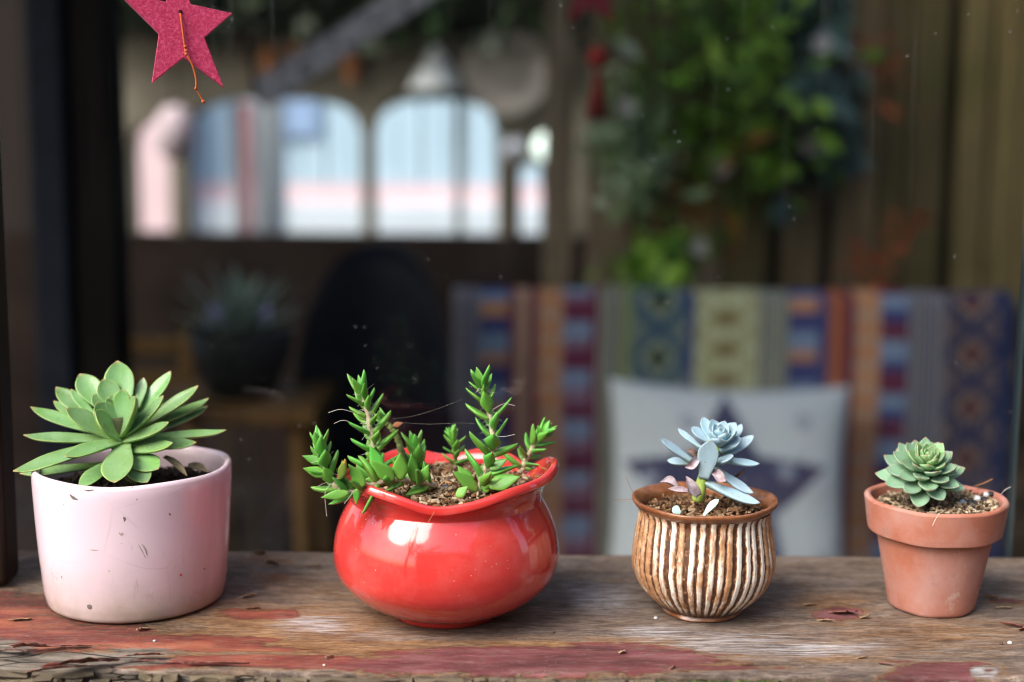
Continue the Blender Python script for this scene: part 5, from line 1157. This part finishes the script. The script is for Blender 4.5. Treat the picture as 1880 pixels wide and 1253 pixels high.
for dx in (-1, 1):
    for dy in (-1, 1): obj('leg', *tube([(sc.x + dx * .10, 2.15 + dy * .10, tz - .026), (sc.x + dx * .13, 2.15 + dy * .13, GROUND_Z + .034)], .014, 8), MAT_OCHRE, st_)
po = bpy.data.objects.new('planter', mesh('planter', *lathe([(.001, .001), (.05, .001), (.075, .06), (.08, .10), (.074, .10), (.06, .08), (.001, .08)], 32), flat('charcoal_clay', (.010, .010, .012)))); link(po); po.location = (sc.x, 2.15, tz + .001)
tag(po, 'dark clay planter under the spiky plant', 'planter')
sp_ = thing('spiky_plant', (sc.x, 2.15, tz + .085), 'spiky dark grey green plant behind the glass between pink and red pots', 'plant')
random.seed(31); m_sp = leaf_mat('spiky_leaf', (.10, .14, .10), (.10, .15, .12), (.2, .25, .2), (.2, .2, .15), (.07, .11, .09), .5)
for k in range(30):
    a = k * 2.4; el = rad(15 + 60 * (k / 29)); d = Vector((math.cos(a) * math.cos(el), math.sin(a) * math.cos(el), math.sin(el))); b = Vector((sc.x, 2.15, tz + .08))
    leaf_obj(sp_, m_sp, b, b + d * random.uniform(.09, .14), (0, 0, 1), .016, .005, 'lance', -.1, .3, n=8, m=8)
lav = thing('lilac_flower', (at(435, 680, 2.35).x, 2.35, GROUND_Z), 'lilac blue flowers on thin stems behind the spiky plant', 'flower')
for (x, y, r) in [(395, 582, 22), (482, 572, 20), (465, 618, 20), (410, 560, 12)]: c = at(x, y, 2.35); flower(lav, c, r * 2.35 / FPX, MAT_LILAC); obj('stalk', *tube([c, (lav.location.x, 2.36, GROUND_Z + .1)], .003, 6), MAT_VSTEM, lav)
v, f = lathe([(.001, .0), (.05, 0), (.06, .10), (.053, .10), (.045, .02), (.001, .02)], 24); lobj('pot', [(q[0], q[1], q[2] + .034) for q in v], f, flat('dark_pot', (.04, .03, .03)), lav)
arm = thing('armchair', (at(690, 800, 2.3).x, 2.3, GROUND_Z), 'dark navy round backed armchair behind the red pot', 'armchair')
MAT_NAVY = flat('navy_leather', (.004, .005, .010), .6, .3, 40, .1); ac = at(690, 640, 2.3)
V, F = [], []; n = 28      # curved shell of the back
for side in (0, 1):
    for j in range(13):
        for i in range(n + 1):
            u, v_ = i / n * 2 - 1, j / 12; half = .135 * (1 - .0 * v_); topz = (1 - abs(u) ** 2.6) ** .5
            zz_ = GROUND_Z + .40 + (ac.z + .165 - GROUND_Z - .40) * (v_ * (.55 + .45 * topz)); V.append((ac.x + half * u * (1.02 - .06 * v_), 2.3 + .10 * u * u * -1 + (.06 if side else 0) + .04 * v_, zz_))
    o = side * 13 * (n + 1)
    for j in range(12):
        for i in range(n): a = o + j * (n + 1) + i; q = (a, a + 1, a + n + 2, a + n + 1); F.append(q if side == 0 else q[::-1])
N1 = 13 * (n + 1)
F += [(12 * (n + 1) + i, 12 * (n + 1) + i + 1, N1 + 12 * (n + 1) + i + 1, N1 + 12 * (n + 1) + i) for i in range(n)] + [(j * (n + 1), (j + 1) * (n + 1), N1 + (j + 1) * (n + 1), N1 + j * (n + 1)) for j in range(12)] + [(j * (n + 1) + n, (j + 1) * (n + 1) + n, N1 + (j + 1) * (n + 1) + n, N1 + j * (n + 1) + n)[::-1] for j in range(12)]
obj('backrest', V, F, MAT_NAVY, arm); bevel(obj('seat', *box(ac.x - .14, ac.x + .14, 1.95, 2.26, GROUND_Z + .30, GROUND_Z + .43), MAT_NAVY, arm, smooth=False), .03, 4)
for dx in (-.12, .12):
    for y in (1.98, 2.24): obj('leg', *tube([(ac.x + dx, y, GROUND_Z + .034), (ac.x + dx * .9, y, GROUND_Z + .302)], .012, 8), MAT_BLACKWOOD, arm)
# grey woven strap slanting across the top, second star with tassel
s0, s1 = at(470, 178, 2.2), at(790, -30, 2.2); d = (s1 - s0).normalized(); w = Vector((-d.z, 0, d.x)) * .022
m = M('grey_woven_strap', .9, .1); m.col(m.ramp(m.vor(60), [(.2, (.10, .10, .12)), (.5, (.34, .34, .37))])); MAT_STRAP = m.m
bm_v, bm_f = join([([s0 - w, s1 - w, s1 + w, s0 + w] + [q + Vector((0, .006, 0)) for q in (s0 - w, s1 - w, s1 + w, s0 + w)], [(0, 1, 2, 3), (7, 6, 5, 4), (0, 4, 5, 1), (1, 5, 6, 2), (2, 6, 7, 3), (3, 7, 4, 0)])])
stp = thing('woven_strap', s0, 'grey woven strap slanting across the top behind the glass', 'strap'); obj('band', bm_v, bm_f, MAT_STRAP, stp, smooth=False); obj('cord', *tube([s1, (s1.x + .3, 2.2, 1.26)], .003, 6), MAT_BLACKWOOD, stp); obj('cord', *tube([s0, (s0.x - .12, 2.2, 1.26)], .003, 6), MAT_BLACKWOOD, stp)
c = at(1085, 0, 1.7); s2_ = thing('felt_star', c, 'dark red star ornament high behind the glass left of the foliage', 'ornament'); R_ = .048
poly = [(c.x + (R_ if k % 2 == 0 else R_ * .42) * math.sin(k * math.pi / 5), c.z + .012 + (R_ if k % 2 == 0 else R_ * .42) * math.cos(k * math.pi / 5)) for k in range(10)]
slab('felt', poly, flat('dark_red_felt', (.11, .012, .02), .95), 1.7, 1.705, s2_); obj('cord', *tube([(c.x, 1.703, c.z + .05), (c.x, 1.703, 1.35)], .0012, 5), MAT_BLACKWOOD, s2_)
c = at(1098, 150, 1.72); ts = thing('tassel', c, 'red tassel hanging below the second star ornament', 'ornament')
obj('knot', *ball(c + Vector((.0, 0, .028)), .014, 12, 8), flat('red_yarn', (.16, .018, .016), .95), ts); obj('strands', *join([tube([c + Vector((0, 0, .02)), c + Vector((random.uniform(-.014, .014), random.uniform(-.01, .01), -.045))], .0022, 5) for _ in range(20)]), flat('red_yarn_b', (.12, .015, .012), .95), ts); obj('cord', *tube([c + Vector((0, 0, .04)), (at(1085, 0, 1.7).x, 1.712, at(1085, 0, 1.7).z - .02)], .001, 5), MAT_BLACKWOOD, ts)

# ================================================================== BEHIND THE CAMERA (unseen, added to shape the light and the reflections in the glazes)
random.seed(77)
tr_ = thing('unseen_tree', (-2.6, -2.6, GROUND_Z), 'unseen tree behind the camera, upper left, placed to break up the sun', 'tree')  # out of view, set so its crown breaks up the sun disc
obj('trunk', *tube(spline([(-2.6, -2.6, GROUND_Z), (-2.5, -2.5, .4), (-2.2, -2.4, 1.6), (-2.0, -2.2, 2.6)], 10), [.12 - .007 * k for k in range(11)], 10), MAT_BEAM, tr_)
obj('branches', *join([tube(spline([(-2.35, -2.45, 1.0 + .2 * k), (-2.0 + random.uniform(-.5, .5), -2.3 + random.uniform(-.5, .5), 1.8 + .2 * k), (-1.7 + random.uniform(-1.0, .8), -2.0 + random.uniform(-.8, .8), 2.5 + .2 * k)], 8), [.03 - .003 * q for q in range(9)], 6) for k in range(8)]), MAT_BEAM, tr_)
pts = []
for k in range(14):
    c = Vector((-1.5 + random.gauss(0, .7), -2.3 + random.gauss(0, .5), 1.8 + random.gauss(0, .4)))
    pts += [c + Vector((random.gauss(0, .17), random.gauss(0, .17), random.gauss(0, .13))) for _ in range(45)]
obj('crown', *leaf_cloud(pts, .13, .5), FG1, tr_, smooth=False)
hg = thing('hedge', (0.6, -3.4, GROUND_Z), 'dark hedge added unseen behind the camera to darken reflections', 'hedge')  # added out of view so the glazes mirror something dark
pts = [Vector((random.uniform(-2.2, 4.5), -3.4 + random.gauss(0, .18), GROUND_Z + 2.6 * random.random() ** .8)) for _ in range(7000)]
obj('foliage', *leaf_cloud(pts, .16, .6), FGD, hg, smooth=False); obj('core', *box(-2.1, 4.4, -3.62, -3.40, GROUND_Z, 1.45), flat('hedge_core', (.012, .016, .01)), hg, smooth=False)
nb = thing('unseen_wall', (2.6, -.6, GROUND_Z), 'unseen brown timber wall added right of the camera to darken that side', 'wall')  # added out of view, keeps light off the right side
obj('wall', *box(1.9, 2.05, -3.0, .5, GROUND_Z, 2.4), MAT_BEAM, nb, smooth=False)
for k in range(18): obj('board', *box(1.875, 1.8995, -2.98 + k * .193, -2.98 + k * .193 + .187, GROUND_Z, 2.4), MAT_WALLB, nb, smooth=False)

# ---- repeats share a group
GROUPS = {'flower_pot': 'flower pots in a row on the sill', 'succulent': 'succulents in the pots', 'pebble': 'pebbles on the potting soil', 'crumb': 'crumbs on the sill', 'dry_leaf': 'withered leaves in the pots',
          'fallen_leaf': 'fallen leaves in the ribbed pot', 'loose_fibre': 'loose fibres on the pots', 'hanging_plant': 'hanging plants before the fence', 'dried_flower': 'dried flowers on the fence', 'lantern': 'orange lanterns on the arcade',
          'glass_pane': 'panes of the window', 'globe_lamp': 'globe lamps beyond the arcade', 'garden_post': 'garden posts beyond the arcade', 'felt_star': 'star ornaments', 'spider_thread': 'spider threads', 'potting_soil': 'soil in the pots'}
for o in COL.objects:
    k = o.name.split('.')[0]
    if o.parent is None and k in GROUPS: o['group'] = GROUPS[k]
